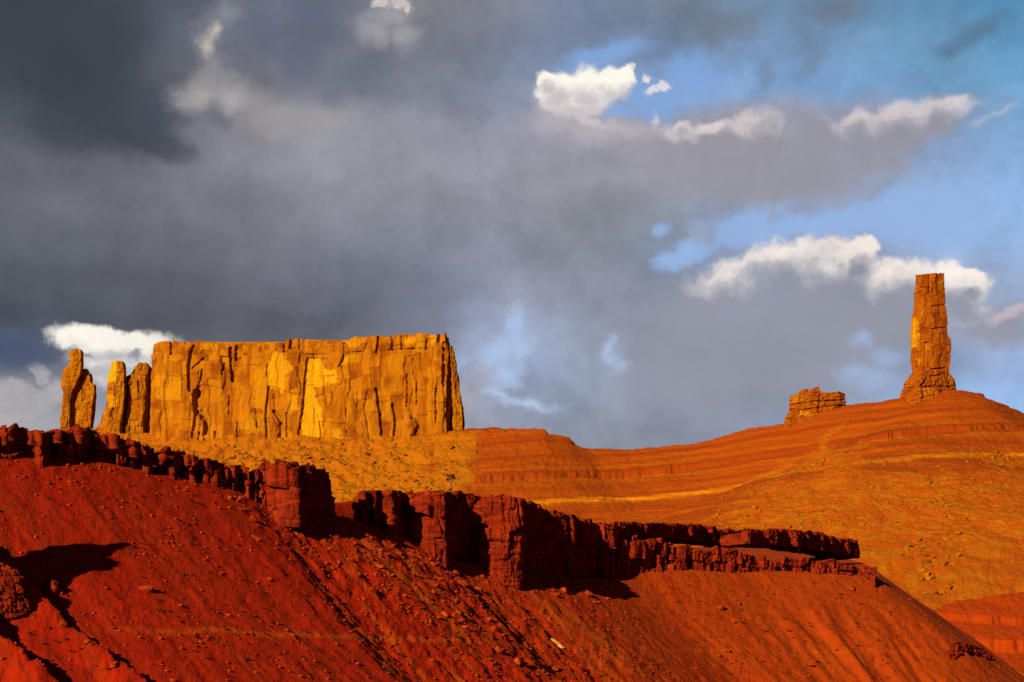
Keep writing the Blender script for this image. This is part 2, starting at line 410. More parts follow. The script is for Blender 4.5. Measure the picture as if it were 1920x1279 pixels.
# ------------------------------------------------------------------ mesh helpers
def mesh_from(name, V, quads, tris=None, attrs=None, smooth=False, ngon=None):
    V = np.ascontiguousarray(V, dtype=np.float32).reshape(-1, 3)
    quads = np.asarray(quads, dtype=np.int32).reshape(-1, 4)
    tris = np.zeros((0, 3), np.int32) if tris is None else np.asarray(tris, dtype=np.int32).reshape(-1, 3)
    me = bpy.data.meshes.new(name)
    me.vertices.add(len(V)); me.vertices.foreach_set('co', V.ravel())
    ng = np.zeros(0, np.int32) if ngon is None else np.asarray(ngon, np.int32)
    nl = len(quads) * 4 + len(tris) * 3 + len(ng)
    me.loops.add(nl)
    me.loops.foreach_set('vertex_index', np.concatenate([quads.ravel(), tris.ravel(), ng]))
    me.polygons.add(len(quads) + len(tris) + (len(ng) > 0))
    st = np.concatenate([np.arange(len(quads)) * 4, len(quads) * 4 + np.arange(len(tris)) * 3, np.full(1 if len(ng) else 0, len(quads) * 4 + len(tris) * 3)]).astype(np.int32)
    me.polygons.foreach_set('loop_start', st)
    me.update(calc_edges=True)
    if smooth: me.polygons.foreach_set('use_smooth', np.ones(len(me.polygons), bool))
    for k, a in (attrs or {}).items():
        at = me.attributes.new(k, 'FLOAT', 'POINT')
        at.data.foreach_set('value', np.ascontiguousarray(a, dtype=np.float32).ravel())
    me.validate()
    return me


def link(name, me, mat, parent=None):
    o = bpy.data.objects.new(name, me)
    COL.objects.link(o)
    if mat is not None:
        me.materials.clear(); me.materials.append(mat)
    if parent is not None: o.parent = parent
    return o


def tag(o, label=None, cat=None, group=None, kind=None):
    if label: o['label'] = label
    if cat: o['category'] = cat
    if group: o['group'] = group
    if kind: o['kind'] = kind
    return o


def empty(name, loc, label, cat, group=None):
    o = bpy.data.objects.new(name, None); COL.objects.link(o)
    o.location = loc
    return tag(o, label, cat, group)


def grid_quads(r, c, wrap=False):
    i = np.arange(r - 1)[:, None]; j = np.arange(c if wrap else c - 1)[None, :]
    j2 = (j + 1) % c
    return np.stack([i * c + j, i * c + j2, (i + 1) * c + j2, (i + 1) * c + j], -1).reshape(-1, 4)


def loft(name, K, mat, ds, dz, parent=None, bricks=(), rough=((3.0, 0.3),), hidden=(), jag=0.0, jagw=4.0, seed=1,
         cracks=(), bumps=(), pale=(), ledges=(), bed=0.0, strip=0):
    """A rock body: corner outlines K[level][corner] swept upward, its faces broken into jointed blocks."""
    K = np.array(K, float)
    Lv, C = K.shape[:2]
    x, y = K[0, :, 0], K[0, :, 1]
    ccw = np.sum(x * np.roll(y, -1) - np.roll(x, -1) * y) > 0
    el = np.linalg.norm(np.roll(K, -1, 1)[..., :2] - K[..., :2], axis=-1).max(0)
    cols = []
    for e in range(C):
        n = max(2, int(el[e] / (ds * (6 if e in hidden else 1))))
        cols += [(e, j / n) for j in range(n)]
    ce = np.array([c[0] for c in cols]); cf = np.array([c[1] for c in cols])
    B = K[:, ce] * (1 - cf)[None, :, None] + K[:, (ce + 1) % C] * cf[None, :, None]
    rows = []; tl = []
    for l in range(Lv - 1):
        n = max(1, int(np.abs(K[l + 1, :, 2] - K[l, :, 2]).max() / dz))
        for k in range(n):
            rows.append(B[l] * (1 - k / n) + B[l + 1] * (k / n)); tl.append(l + k / n)
    rows.append(B[-1]); tl.append(Lv - 1)
    P = np.array(rows); tl = np.array(tl)
    t = np.roll(P, -1, 1) - np.roll(P, 1, 1)
    nr = np.stack([t[..., 1], -t[..., 0]], -1) * (1 if ccw else -1)
    nr /= np.maximum(np.linalg.norm(nr, axis=-1, keepdims=True), 1e-6)
    mid = P[len(P) // 2]
    s = np.concatenate([[0], np.cumsum(np.linalg.norm(np.diff(mid[:, :2], axis=0), axis=1))])
    S = np.broadcast_to(s[None, :], P.shape[:2]); Z = P[..., 2]
    d = np.zeros(P.shape[:2])
    for k, (bw, bh, A, cd, cw) in enumerate(bricks):
        sw = S + 0.25 * bw * pn2(Z / (bh * 0.6), S / (bw * 3), seed + 50 + k)
        zw = Z + 0.15 * bh * pn2(S / (bw * 1.7), Z / bh, seed + 80 + k)
        r, r2, r3, f, ed, fj = brick(sw, zw, bw, bh, seed + k * 101)
        d += A * (r - 0.5) + A * 0.9 * (r2 - 0.5) * (f - 0.5)
        d -= cd * np.exp(-(ed / cw) ** 2) * sstep(0.35, 0.7, r3 + 0.2 * (r - 0.5))
        if bed: d -= bed * A * np.exp(-((np.minimum(fj, 1 - fj) * bh) / (cw * 0.8)) ** 2)
    for k, (sc, A) in enumerate(rough):
        d += A * fbm3(P, sc, seed + 7 + k, 4)
    for (z0, h, A) in ledges:                       # soft layers recess, hard ones stand out
        d += A * np.exp(-((Z - z0 - 0.4 * pn2(S / 9, S * 0, seed)) / h) ** 2)
    px, py = proj(P)
    for pts, w, dep in cracks:
        w = w * 1.2; dep = dep * 1.25
        q = line_d(px + 1.2 * pn2(py / 9, px / 30, seed + 3), py, pts)
        d -= dep * (1 - sstep(0.35, 1.0, q / w))
    pal = np.zeros(P.shape[:2])
    wx = px + 2.5 * pn2(py / 14, px / 14, seed + 21) + 1.5 * pn2(py / 5, px / 5, seed + 22)
    wy = py + 2.5 * pn2(px / 12, py / 12, seed + 23) + 1.5 * pn2(px / 5, py / 5, seed + 24)
    for poly, A, soft in bumps:
        d += A * sstep(0, soft, poly_d(wx, wy, poly))
    for poly, v in pale:
        pal = np.maximum(pal, v * sstep(-2.2, 2.2, poly_d(wx + 3 * pn2(py / 6, px / 6, seed + 28), wy + 4 * pn2(px / 5, py / 8, seed + 29), poly)))
    P2 = P.copy()
    P2[..., 0] += nr[..., 0] * d; P2[..., 1] += nr[..., 1] * d
    if jag:
        r, *_ = brick(S, S * 0, jagw, 10, seed + 400)
        r1, *_ = brick(S, S * 0, jagw * 0.35, 10, seed + 401)
        wt = np.clip((tl[:, None] - (Lv - 2)), 0, 1)
        P2[..., 2] += jag * ((r - 0.5) * 1.4 + (r1 - 0.5) * 0.7 + 0.3 * pn2(S / jagw, S * 0, seed + 402)) * wt
    nR, nC = P.shape[:2]
    V = P2.reshape(-1, 3)
    last = (nR - 1) * nC; jj = last + np.arange(nC)
    q = grid_quads(nR, nC, True)
    tr = None
    if strip:                                   # long crooked tops: bridge each front column to the matching rear corner
        first = {}
        for c_, (e_, f_) in enumerate(cols): first.setdefault(e_, c_)
        rear = lambda c_: first[2 * strip - 1 - (cols[c_][0] + (1 if cols[c_][1] >= 0.5 else 0))]
        tr = []
        for c_ in range(first[strip - 1]):
            a_, b_ = rear(c_), (rear(c_ + 1) if c_ + 1 < first[strip - 1] else first[strip])
            tr.append((last + c_, last + c_ + 1, last + a_))
            if a_ != b_: tr.append((last + c_ + 1, last + b_, last + a_))
        tr = np.array(tr)
        if not ccw: tr = tr[:, ::-1]
    if not ccw: q = q[:, ::-1]; jj = jj[::-1]
    rnd = np.zeros(P.shape[:2])
    if bricks:
        bw, bh, *_ = bricks[min(1, len(bricks) - 1)]
        r, r2, *_ = brick(S + 0.25 * bw * pn2(Z / (bh * 0.6), S / (bw * 3), seed + 50 + min(1, len(bricks) - 1)), Z + 0.15 * bh * pn2(S / (bw * 1.7), Z / bh, seed + 80 + min(1, len(bricks) - 1)), bw, bh, seed + min(1, len(bricks) - 1) * 101)
        rnd = r2
    origin = np.zeros(3)
    if parent is not None: origin = np.array(parent.location)
    else: origin = np.array([P[0, :, 0].mean(), P[0, :, 1].mean(), P[0, :, 2].min()])
    V = V - origin
    me = mesh_from(name, V, q, tr, {'pale': pal.ravel(), 'tone': rnd.ravel()}, ngon=None if strip else jj)
    o = link(name, me, mat, parent)
    if parent is None: o.location = origin
    return o


# ------------------------------------------------------------------ materials
class MT:
    def __init__(self, name, rough=0.95):
        self.m = bpy.data.materials.new(name); self.m.use_nodes = True
        self.nt = self.m.node_tree; self.N = self.nt.nodes; self.L = self.nt.links
        self.b = self.N['Principled BSDF']; self.b.inputs['Roughness'].default_value = rough
        self.b.inputs['Specular IOR Level'].default_value = 0.08
        self.geo = self.N.new('ShaderNodeNewGeometry')
    def put(self, s, v):
        if isinstance(v, bpy.types.NodeSocket): self.L.new(v, s)
        else: s.default_value = v
    def mapping(self, scale):
        m = self.N.new('ShaderNodeMapping'); self.L.new(self.geo.outputs['Position'], m.inputs[0]); m.inputs[3].default_value = scale
        return m.outputs[0]
    def noise(self, scale, detail=5, rough=0.6, sc3=(1, 1, 1)):
        n = self.N.new('ShaderNodeTexNoise'); self.L.new(self.mapping(sc3), n.inputs['Vector'])
        n.inputs['Scale'].default_value = scale; n.inputs['Detail'].default_value = detail; n.inputs['Roughness'].default_value = rough
        return n.outputs['Fac']
    def attr(self, name):
        a = self.N.new('ShaderNodeAttribute'); a.attribute_name = name
        return a.outputs['Fac']
    def mapr(self, v, a, b, c=0.0, d=1.0):
        n = self.N.new('ShaderNodeMapRange'); n.interpolation_type = 'SMOOTHSTEP'
        self.put(n.inputs[0], v)
        for i, q in enumerate((a, b, c, d)): n.inputs[i + 1].default_value = q
        return n.outputs[0]
    def math(self, op, a, b=0.0, clamp=False):
        n = self.N.new('ShaderNodeMath'); n.operation = op; n.use_clamp = clamp
        self.put(n.inputs[0], a); self.put(n.inputs[1], b)
        return n.outputs[0]
    def mix(self, f, a, b):
        n = self.N.new('ShaderNodeMix'); n.data_type = 'RGBA'
        self.put(n.inputs[0], f)
        self.put(n.inputs[6], (*a, 1) if isinstance(a, tuple) else a); self.put(n.inputs[7], (*b, 1) if isinstance(b, tuple) else b)
        return n.outputs[2]
    def ramp(self, f, stops, interp='LINEAR'):
        n = self.N.new('ShaderNodeValToRGB'); cr = n.color_ramp; cr.interpolation = interp
        while len(cr.elements) < len(stops): cr.elements.new(0.5)
        for e, (p, c) in zip(cr.elements, stops): e.position = p; e.color = (*c, 1)
        self.put(n.inputs[0], f)
        return n.outputs[0]
    def done(self, col, bump=None, dist=0.5, strength=1.0):
        self.L.new(col, self.b.inputs['Base Color'])
        if bump is not None:
            n = self.N.new('ShaderNodeBump'); n.inputs['Distance'].default_value = dist; n.inputs['Strength'].default_value = strength
            self.put(n.inputs['Height'], bump); self.L.new(n.outputs[0], self.b.inputs['Normal'])
        return self.m


def mat_mesa(name, base, light, dark, pale):
    m = MT(name)
    streak = m.noise(0.16, 6, 0.62, (1, 1, 0.16))
    blot = m.noise(0.05, 4, 0.55)
    bedn = m.noise(0.5, 4, 0.6, (0.06, 0.06, 1))
    c = m.mix(m.mapr(streak, 0.38, 0.66), base, light)
    c = m.mix(m.math('MULTIPLY', m.mapr(blot, 0.52, 0.66), 0.7), c, dark)
    c = m.mix(m.math('MULTIPLY', m.mapr(m.attr('tone'), 0.55, 0.95), 0.6), c, light)
    c = m.mix(m.math('MULTIPLY', m.mapr(m.attr('tone'), 0.35, 0.0), 0.55), c, dark)
    c = m.mix(m.math('MULTIPLY', m.mapr(bedn, 0.55, 0.72), 0.35), c, dark)
    fine = m.noise(0.9, 5, 0.65)
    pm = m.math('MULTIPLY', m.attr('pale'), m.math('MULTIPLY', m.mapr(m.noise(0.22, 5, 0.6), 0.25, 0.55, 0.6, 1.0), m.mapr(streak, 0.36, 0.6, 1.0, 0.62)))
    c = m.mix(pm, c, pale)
    c = m.mix(m.math('MULTIPLY', m.mapr(fine, 0.5, 0.75), 0.3), c, dark)
    return m.done(c, m.math('ADD', fine, m.math('MULTIPLY', streak, 0.7)), 1.2, 0.6)


M_MESA = mat_mesa('golden_sandstone', (0.208, 0.062, 0.001), (0.30, 0.118, 0.0014), (0.128, 0.027, 0.001), (0.44, 0.24, 0.003))
M_TOWER = mat_mesa('orange_sandstone', (0.205, 0.048, 0.0012), (0.26, 0.072, 0.0015), (0.13, 0.024, 0.001), (0.42, 0.215, 0.003))


def mat_near_rock():
    m = MT('dark_red_sandstone')
    bedn = m.noise(1.6, 4, 0.6, (0.12, 0.12, 1))
    blot = m.noise(0.35, 5, 0.6)
    c = m.mix(m.mapr(bedn, 0.35, 0.65), (0.105, 0.007, 0.0012), (0.175, 0.016, 0.002))
    c = m.mix(m.math('MULTIPLY', m.mapr(blot, 0.45, 0.7), 0.7), c, (0.045, 0.0035, 0.001))
    c = m.mix(m.math('MULTIPLY', m.mapr(m.attr('tone'), 0.7, 1.0), 0.5), c, (0.22, 0.026, 0.003))
    c = m.mix(m.attr('pale'), c, (0.42, 0.20, 0.04))
    f = m.noise(3.0, 5, 0.65)
    return m.done(c, m.math('ADD', f, bedn), 0.25, 0.8)


M_NEAR = mat_near_rock()


def mat_near_slope():
    m = MT('red_scree_soil')
    big = m.noise(0.035, 4, 0.55)
    med = m.noise(0.5, 6, 0.65)
    fine = m.noise(3.2, 4, 0.7)
    c = m.mix(m.mapr(big, 0.4, 0.62), (0.222, 0.0070, 0.0004), (0.245, 0.011, 0.0005))
    c = m.mix(m.math('MULTIPLY', m.attr('tone'), 0.85), c, (0.25, 0.038, 0.0006))
    c = m.mix(m.math('MULTIPLY', m.mapr(med, 0.5, 0.72), 0.75), c, (0.11, 0.007, 0.001))
    c = m.mix(m.math('MULTIPLY', m.mapr(fine, 0.56, 0.7), 0.35), c, (0.33, 0.045, 0.002))
    c = m.mix(m.math('MULTIPLY', m.mapr(m.noise(5.0, 3, 0.6), 0.60, 0.68), 0.7), c, (0.09, 0.012, 0.003))
    c = m.mix(m.math('MULTIPLY', m.mapr(m.attr('streak'), 0.60, 0.85), 0.35), c, (0.11, 0.008, 0.001))
    c = m.mix(m.math('MULTIPLY', m.attr('pale'), 0.42), c, (0.34, 0.085, 0.004))
    return m.done(c, m.math('ADD', m.math('MULTIPLY', med, 1.6), m.math('MULTIPLY', fine, 0.6)), 0.5, 0.75)


M_SLOPE = mat_near_slope()


def mat_far():
    m = MT('banded_badland')
    zeta = m.attr('zeta')
    wob = m.noise(0.03, 5, 0.6)
    z = m.math('ADD', zeta, m.math('MULTIPLY', m.math('SUBTRACT', wob, 0.5), 6.0))
    t = m.math('DIVIDE', m.math('SUBTRACT', z, 150.0), 150.0, True)
    A = (0.235, 0.043, 0.0008); B = (0.200, 0.032, 0.0008); D = (0.255, 0.052, 0.0008); O = (0.265, 0.066, 0.001)
    stops = [(0.0, A), (0.10, D), (0.17, A), (0.235, A), (0.25, (0.30, 0.08, 0.001)), (0.264, (0.37, 0.135, 0.002)), (0.278, (0.37, 0.135, 0.002)), (0.292, A),
             (0.34, D), (0.37, B), (0.39, A), (0.44, O), (0.455, B), (0.515, B), (0.53, O), (0.56, A), (0.62, D), (0.64, B), (0.67, A), (0.74, D), (0.77, B), (0.80, A), (0.88, A), (0.92, B), (1.0, A)]
    c = m.ramp(t, stops)
    strat = m.noise(0.6, 3, 0.6, (0.012, 0.012, 1))
    c = m.mix(m.math('MULTIPLY', m.mapr(strat, 0.50, 0.60), 0.6), c, (0.18, 0.027, 0.001))
    # loose talus over the beds
    n1 = m.noise(0.22, 6, 0.7); n2 = m.noise(0.05, 5, 0.6); n3 = m.noise(0.7, 4, 0.7)
    tal = m.mix(m.mapr(n2, 0.42, 0.56), (0.305, 0.088, 0.0008), (0.305, 0.060, 0.0008))
    tal = m.mix(m.math('MULTIPLY', m.mapr(n1, 0.5, 0.68), 0.6), tal, (0.19, 0.062, 0.0015))
    tal = m.mix(m.math('MULTIPLY', m.mapr(n3, 0.56, 0.7), 0.55), tal, (0.37, 0.16, 0.003))
    tal = m.mix(m.math('MULTIPLY', m.mapr(m.noise(0.5, 4, 0.7), 0.60, 0.70), 0.4), tal, (0.10, 0.036, 0.003))
    tal2 = m.mix(m.mapr(n2, 0.42, 0.56), (0.265, 0.094, 0.001), (0.30, 0.088, 0.001))
    tal2 = m.mix(m.math('MULTIPLY', m.mapr(n1, 0.5, 0.68), 0.65), tal2, (0.15, 0.062, 0.002))
    tal2 = m.mix(m.math('MULTIPLY', m.mapr(n3, 0.56, 0.7), 0.55), tal2, (0.36, 0.145, 0.002))
    tal = m.mix(m.attr('olive'), tal, tal2)
    tm = m.math('ADD', m.attr('talus'), m.math('MULTIPLY', m.math('SUBTRACT', n1, 0.5), 0.9), True)
    c = m.mix(m.mapr(tm, 0.25, 0.75), c, tal)
    c = m.mix(m.math('MULTIPLY', m.mapr(n1, 0.56, 0.72), 0.35), c, (0.16, 0.028, 0.001))
    return m.done(c, m.math('ADD', m.math('MULTIPLY', n3, 0.6), m.math('MULTIPLY', n1, 2.2)), 1.8, 0.6)


M_FAR = mat_far()


def mat_simple(name, a, b, scale):
    m = MT(name)
    c = m.mix(m.mapr(m.noise(scale, 5, 0.65), 0.35, 0.65), a, b)
    oi = m.N.new('ShaderNodeObjectInfo')
    c = m.mix(m.math('MULTIPLY', oi.outputs['Random'], 0.4), c, tuple(v * 0.6 for v in a))
    return m.done(c, m.noise(scale * 3, 4, 0.7), 0.1, 0.5)


M_LOWHILL = None
M_BOULDER = mat_simple('red_boulder_stone', (0.16, 0.013, 0.002), (0.29, 0.042, 0.004), 1.1)
M_FARBOULDER = mat_simple('talus_boulder_stone', (0.17, 0.052, 0.001), (0.28, 0.10, 0.002), 0.3)
M_PALE = mat_simple('pale_slab_stone', (0.42, 0.20, 0.03), (0.50, 0.28, 0.05), 0.8)
M_SHRUB = mat_simple('sagebrush', (0.028, 0.012, 0.003), (0.055, 0.024, 0.005), 2.0)
M_FARSHRUB = mat_simple('far_scrub', (0.09, 0.055, 0.010), (0.14, 0.085, 0.014), 0.5)
M_BARK = mat_simple('juniper_bark', (0.08, 0.04, 0.02), (0.12, 0.06, 0.03), 4.0)

# ------------------------------------------------------------------ near hill
#   px, Y, base py, top py of the ledge line that rings the hill
A_PTS = [(-706, 215, 845, 790), (-300, 240, 848, 800), (0, 267, 852, 812), (110, 280, 856, 812), (220, 292, 868, 822), (300, 300, 888, 845), (420, 313, 905, 878),
         (495, 322, 945, 885), (560, 334, 958, 885), (620, 352, 965, 945), (655, 372, 968, 962), (690, 392, 985, 932), (772, 432, 1008, 926), (835, 444, 1045, 930),
         (890, 468, 1056, 936), (975, 481, 1074, 938), (1060, 508, 1083, 966), (1165, 530, 1083, 992), (1260, 532, 1062, 1019), (1380, 533, 1074, 1032),
         (1450, 534, 1068, 1046), (1560, 535, 1074, 1054), (1625, 537, 1078, 1064), (1648, 550, 1080, 1062), (1645, 580, 1075, 1060), (1630, 640, 1060, 1045), (1600, 760, 1050, 1030), (1560, 950, 1040, 1020)]
NEWY = [(-706, 250), (-300, 272), (0, 290), (110, 298), (220, 307), (300, 313), (420, 323), (495, 329), (560, 334), (620, 340), (655, 344), (690, 349), (772, 360), (835, 366),
        (890, 371), (975, 379), (1060, 394), (1165, 416), (1260, 427), (1380, 436), (1450, 441), (1560, 447), (1625, 451), (1648, 458)]
_op = [q[0] for q in A_PTS[:24]]; _oy = [q[1] for q in A_PTS[:24]]; _ny = [q[1] for q in NEWY]


def ymap(px, Y):
    return np.interp(px, _op, _ny) + (Y - np.interp(px, _op, _oy)) * 0.85


A_PTS = [(q[0], ymap(q[0], q[1]), q[2], q[3]) if k < 24 else (q[0], 458 + (q[1] - 550) * 0.8, q[2], q[3]) for k, q in enumerate(A_PTS)]
_a = []
for px_, Y_, pb, ptp in A_PTS:
    b_ = pt(px_, pb, Y_); t_ = pt(px_, ptp, Y_)
    _a.append((b_[0], b_[1], b_[2], t_[2], px_))
A = np.array(_a)
A[-1, 4] = 1990; A[-2, 4] = 1900; A[-3, 4] = 1800; A[-4, 4] = 1740; A[-5, 4] = 1690; A[-6, 4] = 1650   # keep the parameter monotone
for _ in range(2):                                # round the corners a little
    q0 = A[:-1] * 0.75 + A[1:] * 0.25; q1 = A[:-1] * 0.25 + A[1:] * 0.75
    A = np.vstack([A[:1], np.stack([q0, q1], 1).reshape(-1, A.shape[1]), A[-1:]])
GROUND_Z = -1.7


def near_base(x, y):
    """Distance downhill (+) of the ledge line, and the line's parameter, base and top heights there."""
    sh = x.shape; x = x.ravel(); y = y.ravel()
    best = np.full(x.shape, 1e18); out = np.zeros((4, x.size)); sg = np.zeros(x.size)
    for k in range(len(A) - 1):
        p, q = A[k], A[k + 1]
        ex, ey = q[0] - p[0], q[1] - p[1]
        t = ((x - p[0]) * ex + (y - p[1]) * ey) / (ex * ex + ey * ey)
        tc = np.clip(t, 0, 1)
        dx = x - p[0] - tc * ex; dy = y - p[1] - tc * ey
        d2 = dx * dx + dy * dy
        m = d2 < best
        best = np.where(m, d2, best)
        cr = ex * (y - p[1]) - ey * (x - p[0])
        sg = np.where(m, np.where(cr < 0, 1.0, -1.0), sg)
        for c, idx in enumerate((4, 2, 3)):
            out[c] = np.where(m, p[idx] + tc * (q[idx] - p[idx]), out[c])
    d = np.sqrt(best) * sg
    return d.reshape(sh), out[0].reshape(sh), out[1].reshape(sh), out[2].reshape(sh)


RIBS = []          # (start, end, height, gentle side width): low spines on the near flank, steep on the far side


def near_z(x, y, full=False):
    d, par, zb, zt = near_base(x, y)
    dd = np.maximum(d, 0)
    g = np.where(dd < 30, 0.78 * dd, 0.78 * 30 + (dd - 30) * 0.70)
    g = g + 1.6 * fbm2(par / 45, d / 26, 15, 3) * sstep(4, 25, dd) * sstep(1150, 1500, par)
    rub = sstep(380, 520, par) * (1 - sstep(900, 1150, par)) * sstep(0, 5, d) * (1 - sstep(35, 60, d))     # rubble chutes under the broken ledge
    low = 1 - sstep(1100, 1300, par) * 0.5
    along = par * 0.09
    wv = 4.0 * pn2(d / 25, along / 9, 3)
    gully = fbm2((along + wv * 0.3) / 3.4, d / 60, 5, 4, 0.5) * 0.21 + fbm2((along) / 11.0, d / 90, 6, 3) * 0.42
    z_dn = zb - g + gully * sstep(0.0, 16, dd) * (0.8 + 0.5 * rub)
    z_dn += (0.24 + 0.36 * rub) * fbm2(x / 3.6, y / 3.6, 8, 6, 0.6) * sstep(0, 3, dd)
    for (ra, rb, rh, rw) in RIBS:
        ex, ey = rb[0] - ra[0], rb[1] - ra[1]; Lr = math.hypot(ex, ey); ex /= Lr; ey /= Lr
        t = (x - ra[0]) * ex + (y - ra[1]) * ey; o = -(x - ra[0]) * ey + (y - ra[1]) * ex     # o > 0: away from the sun
        o = o + 0.8 * fbm2(t / 5.0, o / 6.0, 61, 4, 0.6)
        hh = rh * (0.8 + 0.25 * fbm2(t / 9.0, t * 0, 62, 2, 0.5)) + 0.35 * fbm2(t / 1.6, o / 1.6, 64, 4, 0.6) * sstep(-2, 4, t) * (1 - sstep(Lr - 4, Lr + 3, t))
        z_dn = z_dn + np.maximum(hh, 0) * np.where(o < 0, sstep(-rw, 0, o), 1 - sstep(0, 0.9, o))
    up = np.maximum(-d, 0)
    bench = sstep(1120, 1230, par) * (1 - sstep(1690, 1740, par))
    z_up = zt - 0.6 + bench * 0.118 * np.minimum(up, 140) + 0.15 * fbm2(x / 4, y / 4, 12, 4)
    z_up = z_up - 0.05 * np.maximum(up - 150, 0)
    w = sstep(6.0, 10.0, up)
    edge = np.where(d > 0, z_dn, zb - 0.2 + 0.0 * d)
    z = edge * (1 - w) + z_up * w
    z = np.maximum(z, GROUND_Z - 6)
    zs = z - (GROUND_Z - 0.3)
    z = GROUND_Z - 0.3 + np.where(zs > 4, zs, np.maximum(zs, 0) * 0.999)
    if full: return z, d, par, rub
    return z


def build_near_hill():
    pxs = np.concatenate([np.linspace(-1400, -120, 90, endpoint=False), np.arange(-120, 2000, 2.1), np.linspace(2000, 3200, 60)])
    Ys = np.exp(np.arange(math.log(120), math.log(640), 0.0019))
    Ys = np.concatenate([Ys, np.arange(642, 980, 8.0)])
    gx = (pxs - 960) / F / 0.98
    X = gx[None, :] * Ys[:, None]; Yg = np.broadcast_to(Ys[:, None], X.shape).copy()
    z, d, par, rub = near_z(X, Yg, True)
    P = np.stack([X, Yg, z], -1)
    px, py = proj(P)
    tone = sstep(500, 1500, par + 90 * fbm2(X / 20, Yg / 20, 77, 4))
    pale = np.exp(-(((z - 10.5 - 0.01 * X) + 0.5 * pn2(X / 12, Yg / 12, 4)) / 0.35) ** 2) * sstep(100, 400, px) * (1 - 0.65 * sstep(800, 1000, px))
    streak = fbm2(par * 0.09 / 2.2 + 0.6 * pn2(d / 14, par / 60, 71), d / 32, 73, 4, 0.55)
    tone = np.clip(tone + 0.35 * streak, 0, 1)
    pale = np.maximum(pale, rub * sstep(0.1, 0.5, fbm2(par / 30, d / 30, 44, 4)) * 0.7)
    me = mesh_from('hillside', P.reshape(-1, 3), grid_quads(*X.shape), None, {'tone': tone, 'pale': pale, 'streak': 0.5 + 0.5 * streak}, smooth=False)
    o = link('hillside', me, M_SLOPE); tag(o, kind='structure')
    return o


def hit(px, py, zf, Y0, Y1, n=1500):
    """First point of a height field along the line of sight through a pixel."""
    Ys = np.linspace(Y0, Y1, n)
    ray = np.array([pt(px, py, 1.0)]) * Ys[:, None]
    g = zf(ray[:, 0], ray[:, 1])
    k = np.nonzero(g >= ray[:, 2])[0]
    if len(k) == 0: return None
    p = ray[k[0]].copy(); p[2] = g[k[0]]
    return p


_r1 = (hit(95, 1158, near_z, 60, 460), hit(275, 1310, near_z, 60, 460)); _r2 = (hit(-60, 1190, near_z, 60, 460), hit(95, 1345, near_z, 60, 460))
RIBS += [(_r1[0], _r1[1], 2.5, 5.0), (_r2[0], _r2[1], 5.5, 8.0)]
build_near_hill()

# ------------------------------------------------------------------ near ledges
NEAR_BR = ((3.2, 7.0, 1.4, 0.8, 0.16), (1.3, 2.6, 0.6, 0.35, 0.10), (0.55, 0.8, 0.24, 0.16, 0.06))
BIG_BR = ((5.0, 12.0, 1.6, 1.2, 0.2), (2.2, 3.4, 0.9, 0.7, 0.14), (0.85, 1.0, 0.4, 0.32, 0.08))


def ridge_piece(name, front, label, cat, split=0.45, over=0.5, ds=0.16, seed=1, bricks=NEAR_BR, depth=12, jag=0.5, jagw=1.5, pale=(), group=None, lower=True, rearward=None):
    """front: (px, Y, base py, top py) along the exposed face; the body runs back into the hill."""
    front = [(p, float(ymap(p, Y)), b, t) for p, Y, b, t in front]
    pb = np.array([pt(p, b, Y) for p, Y, b, t in front]); ptp = np.array([pt(p, t, Y) for p, Y, b, t in front])
    d0 = ptp[-1, :2] - ptp[0, :2]; d0 /= np.linalg.norm(d0)
    back = np.array([-d0[1], d0[0]])
    if back[1] < 0: back = -back
    back = back * 0.5 + np.array([-0.25, 0.75]); back /= np.linalg.norm(back)
    if rearward: back = np.array(rearward) / np.hypot(*rearward)
    n = len(front)

    def ring(t, out):
        pts = pb * (1 - t) + ptp * t
        c = np.array([back[0], back[1], 0])
        rear = (pts + c * depth)[::-1].copy(); rear[:, 2] -= 1.2 * max(t, 0)
        return np.vstack([pts - c * out, rear])

    base = np.array([ptp[:, 0].mean(), ptp[:, 1].mean(), pb[:, 2].min()])
    root = empty(name, base, label, cat, group)
    hid = set(range(n - 1, 2 * n))
    if lower:
        below = ring(0, 0.15); below[:, 2] -= 2.5
        loft('lower_layer', [below, ring(0, 0.0), ring(split * 0.5, -0.1), ring(split, -0.05)], M_NEAR, ds, ds, root, bricks, ((2.4, 0.10), (0.6, 0.04)), hid, 0.0, 2, seed, bed=0.22, pale=pale, strip=n)
        up0 = split - 0.02
    else:
        up0 = -0.15
    loft('upper_layer', [ring(up0, over * 0.9), ring(up0 + 0.1, over), ring(0.85, over * 0.9), ring(1.0, over * 0.4)], M_NEAR, ds, ds, root, bricks, ((2.4, 0.10), (0.6, 0.04)), hid, jag, jagw, seed + 31, bed=0.2, pale=pale, strip=n)
    return root


def stairs(a, b, n, seed, duty=0.55, amp=1.0):
    """Front outline of small steps between two (px, Y, base, top) ends: faces turned to the sun alternate with faces turned away."""
    rs = random.Random(seed)
    a = np.array(a, float); b = np.array(b, float)
    cuts = sorted([rs.random() for _ in range(n - 1)]); cuts = [0] + cuts + [1]
    out = []
    for k in range(n):
        t0, t1 = cuts[k], cuts[k + 1]
        if t1 - t0 < 0.25 / n: continue
        tm = t0 + (t1 - t0) * (duty + 0.25 * (rs.random() - 0.5))
        p0 = a + (b - a) * t0; pm = a + (b - a) * tm
        lift = (rs.random() - 0.5) * 8 * amp
        Yf = p0[1] + (pm[1] - p0[1]) * 0.15
        out.append((p0[0], Yf, p0[2], p0[3] + lift)); out.append((pm[0], Yf + 0.15, pm[2], pm[3] + lift))
        pe = a + (b - a) * (t1 - 0.02)
        out.append((pm[0] + (pe[0] - pm[0]) * 0.6, pe[1] - 0.1 + 1.4 * amp * rs.random(), pe[2], pe[3] + lift))
    out.append(tuple(b))
    return out


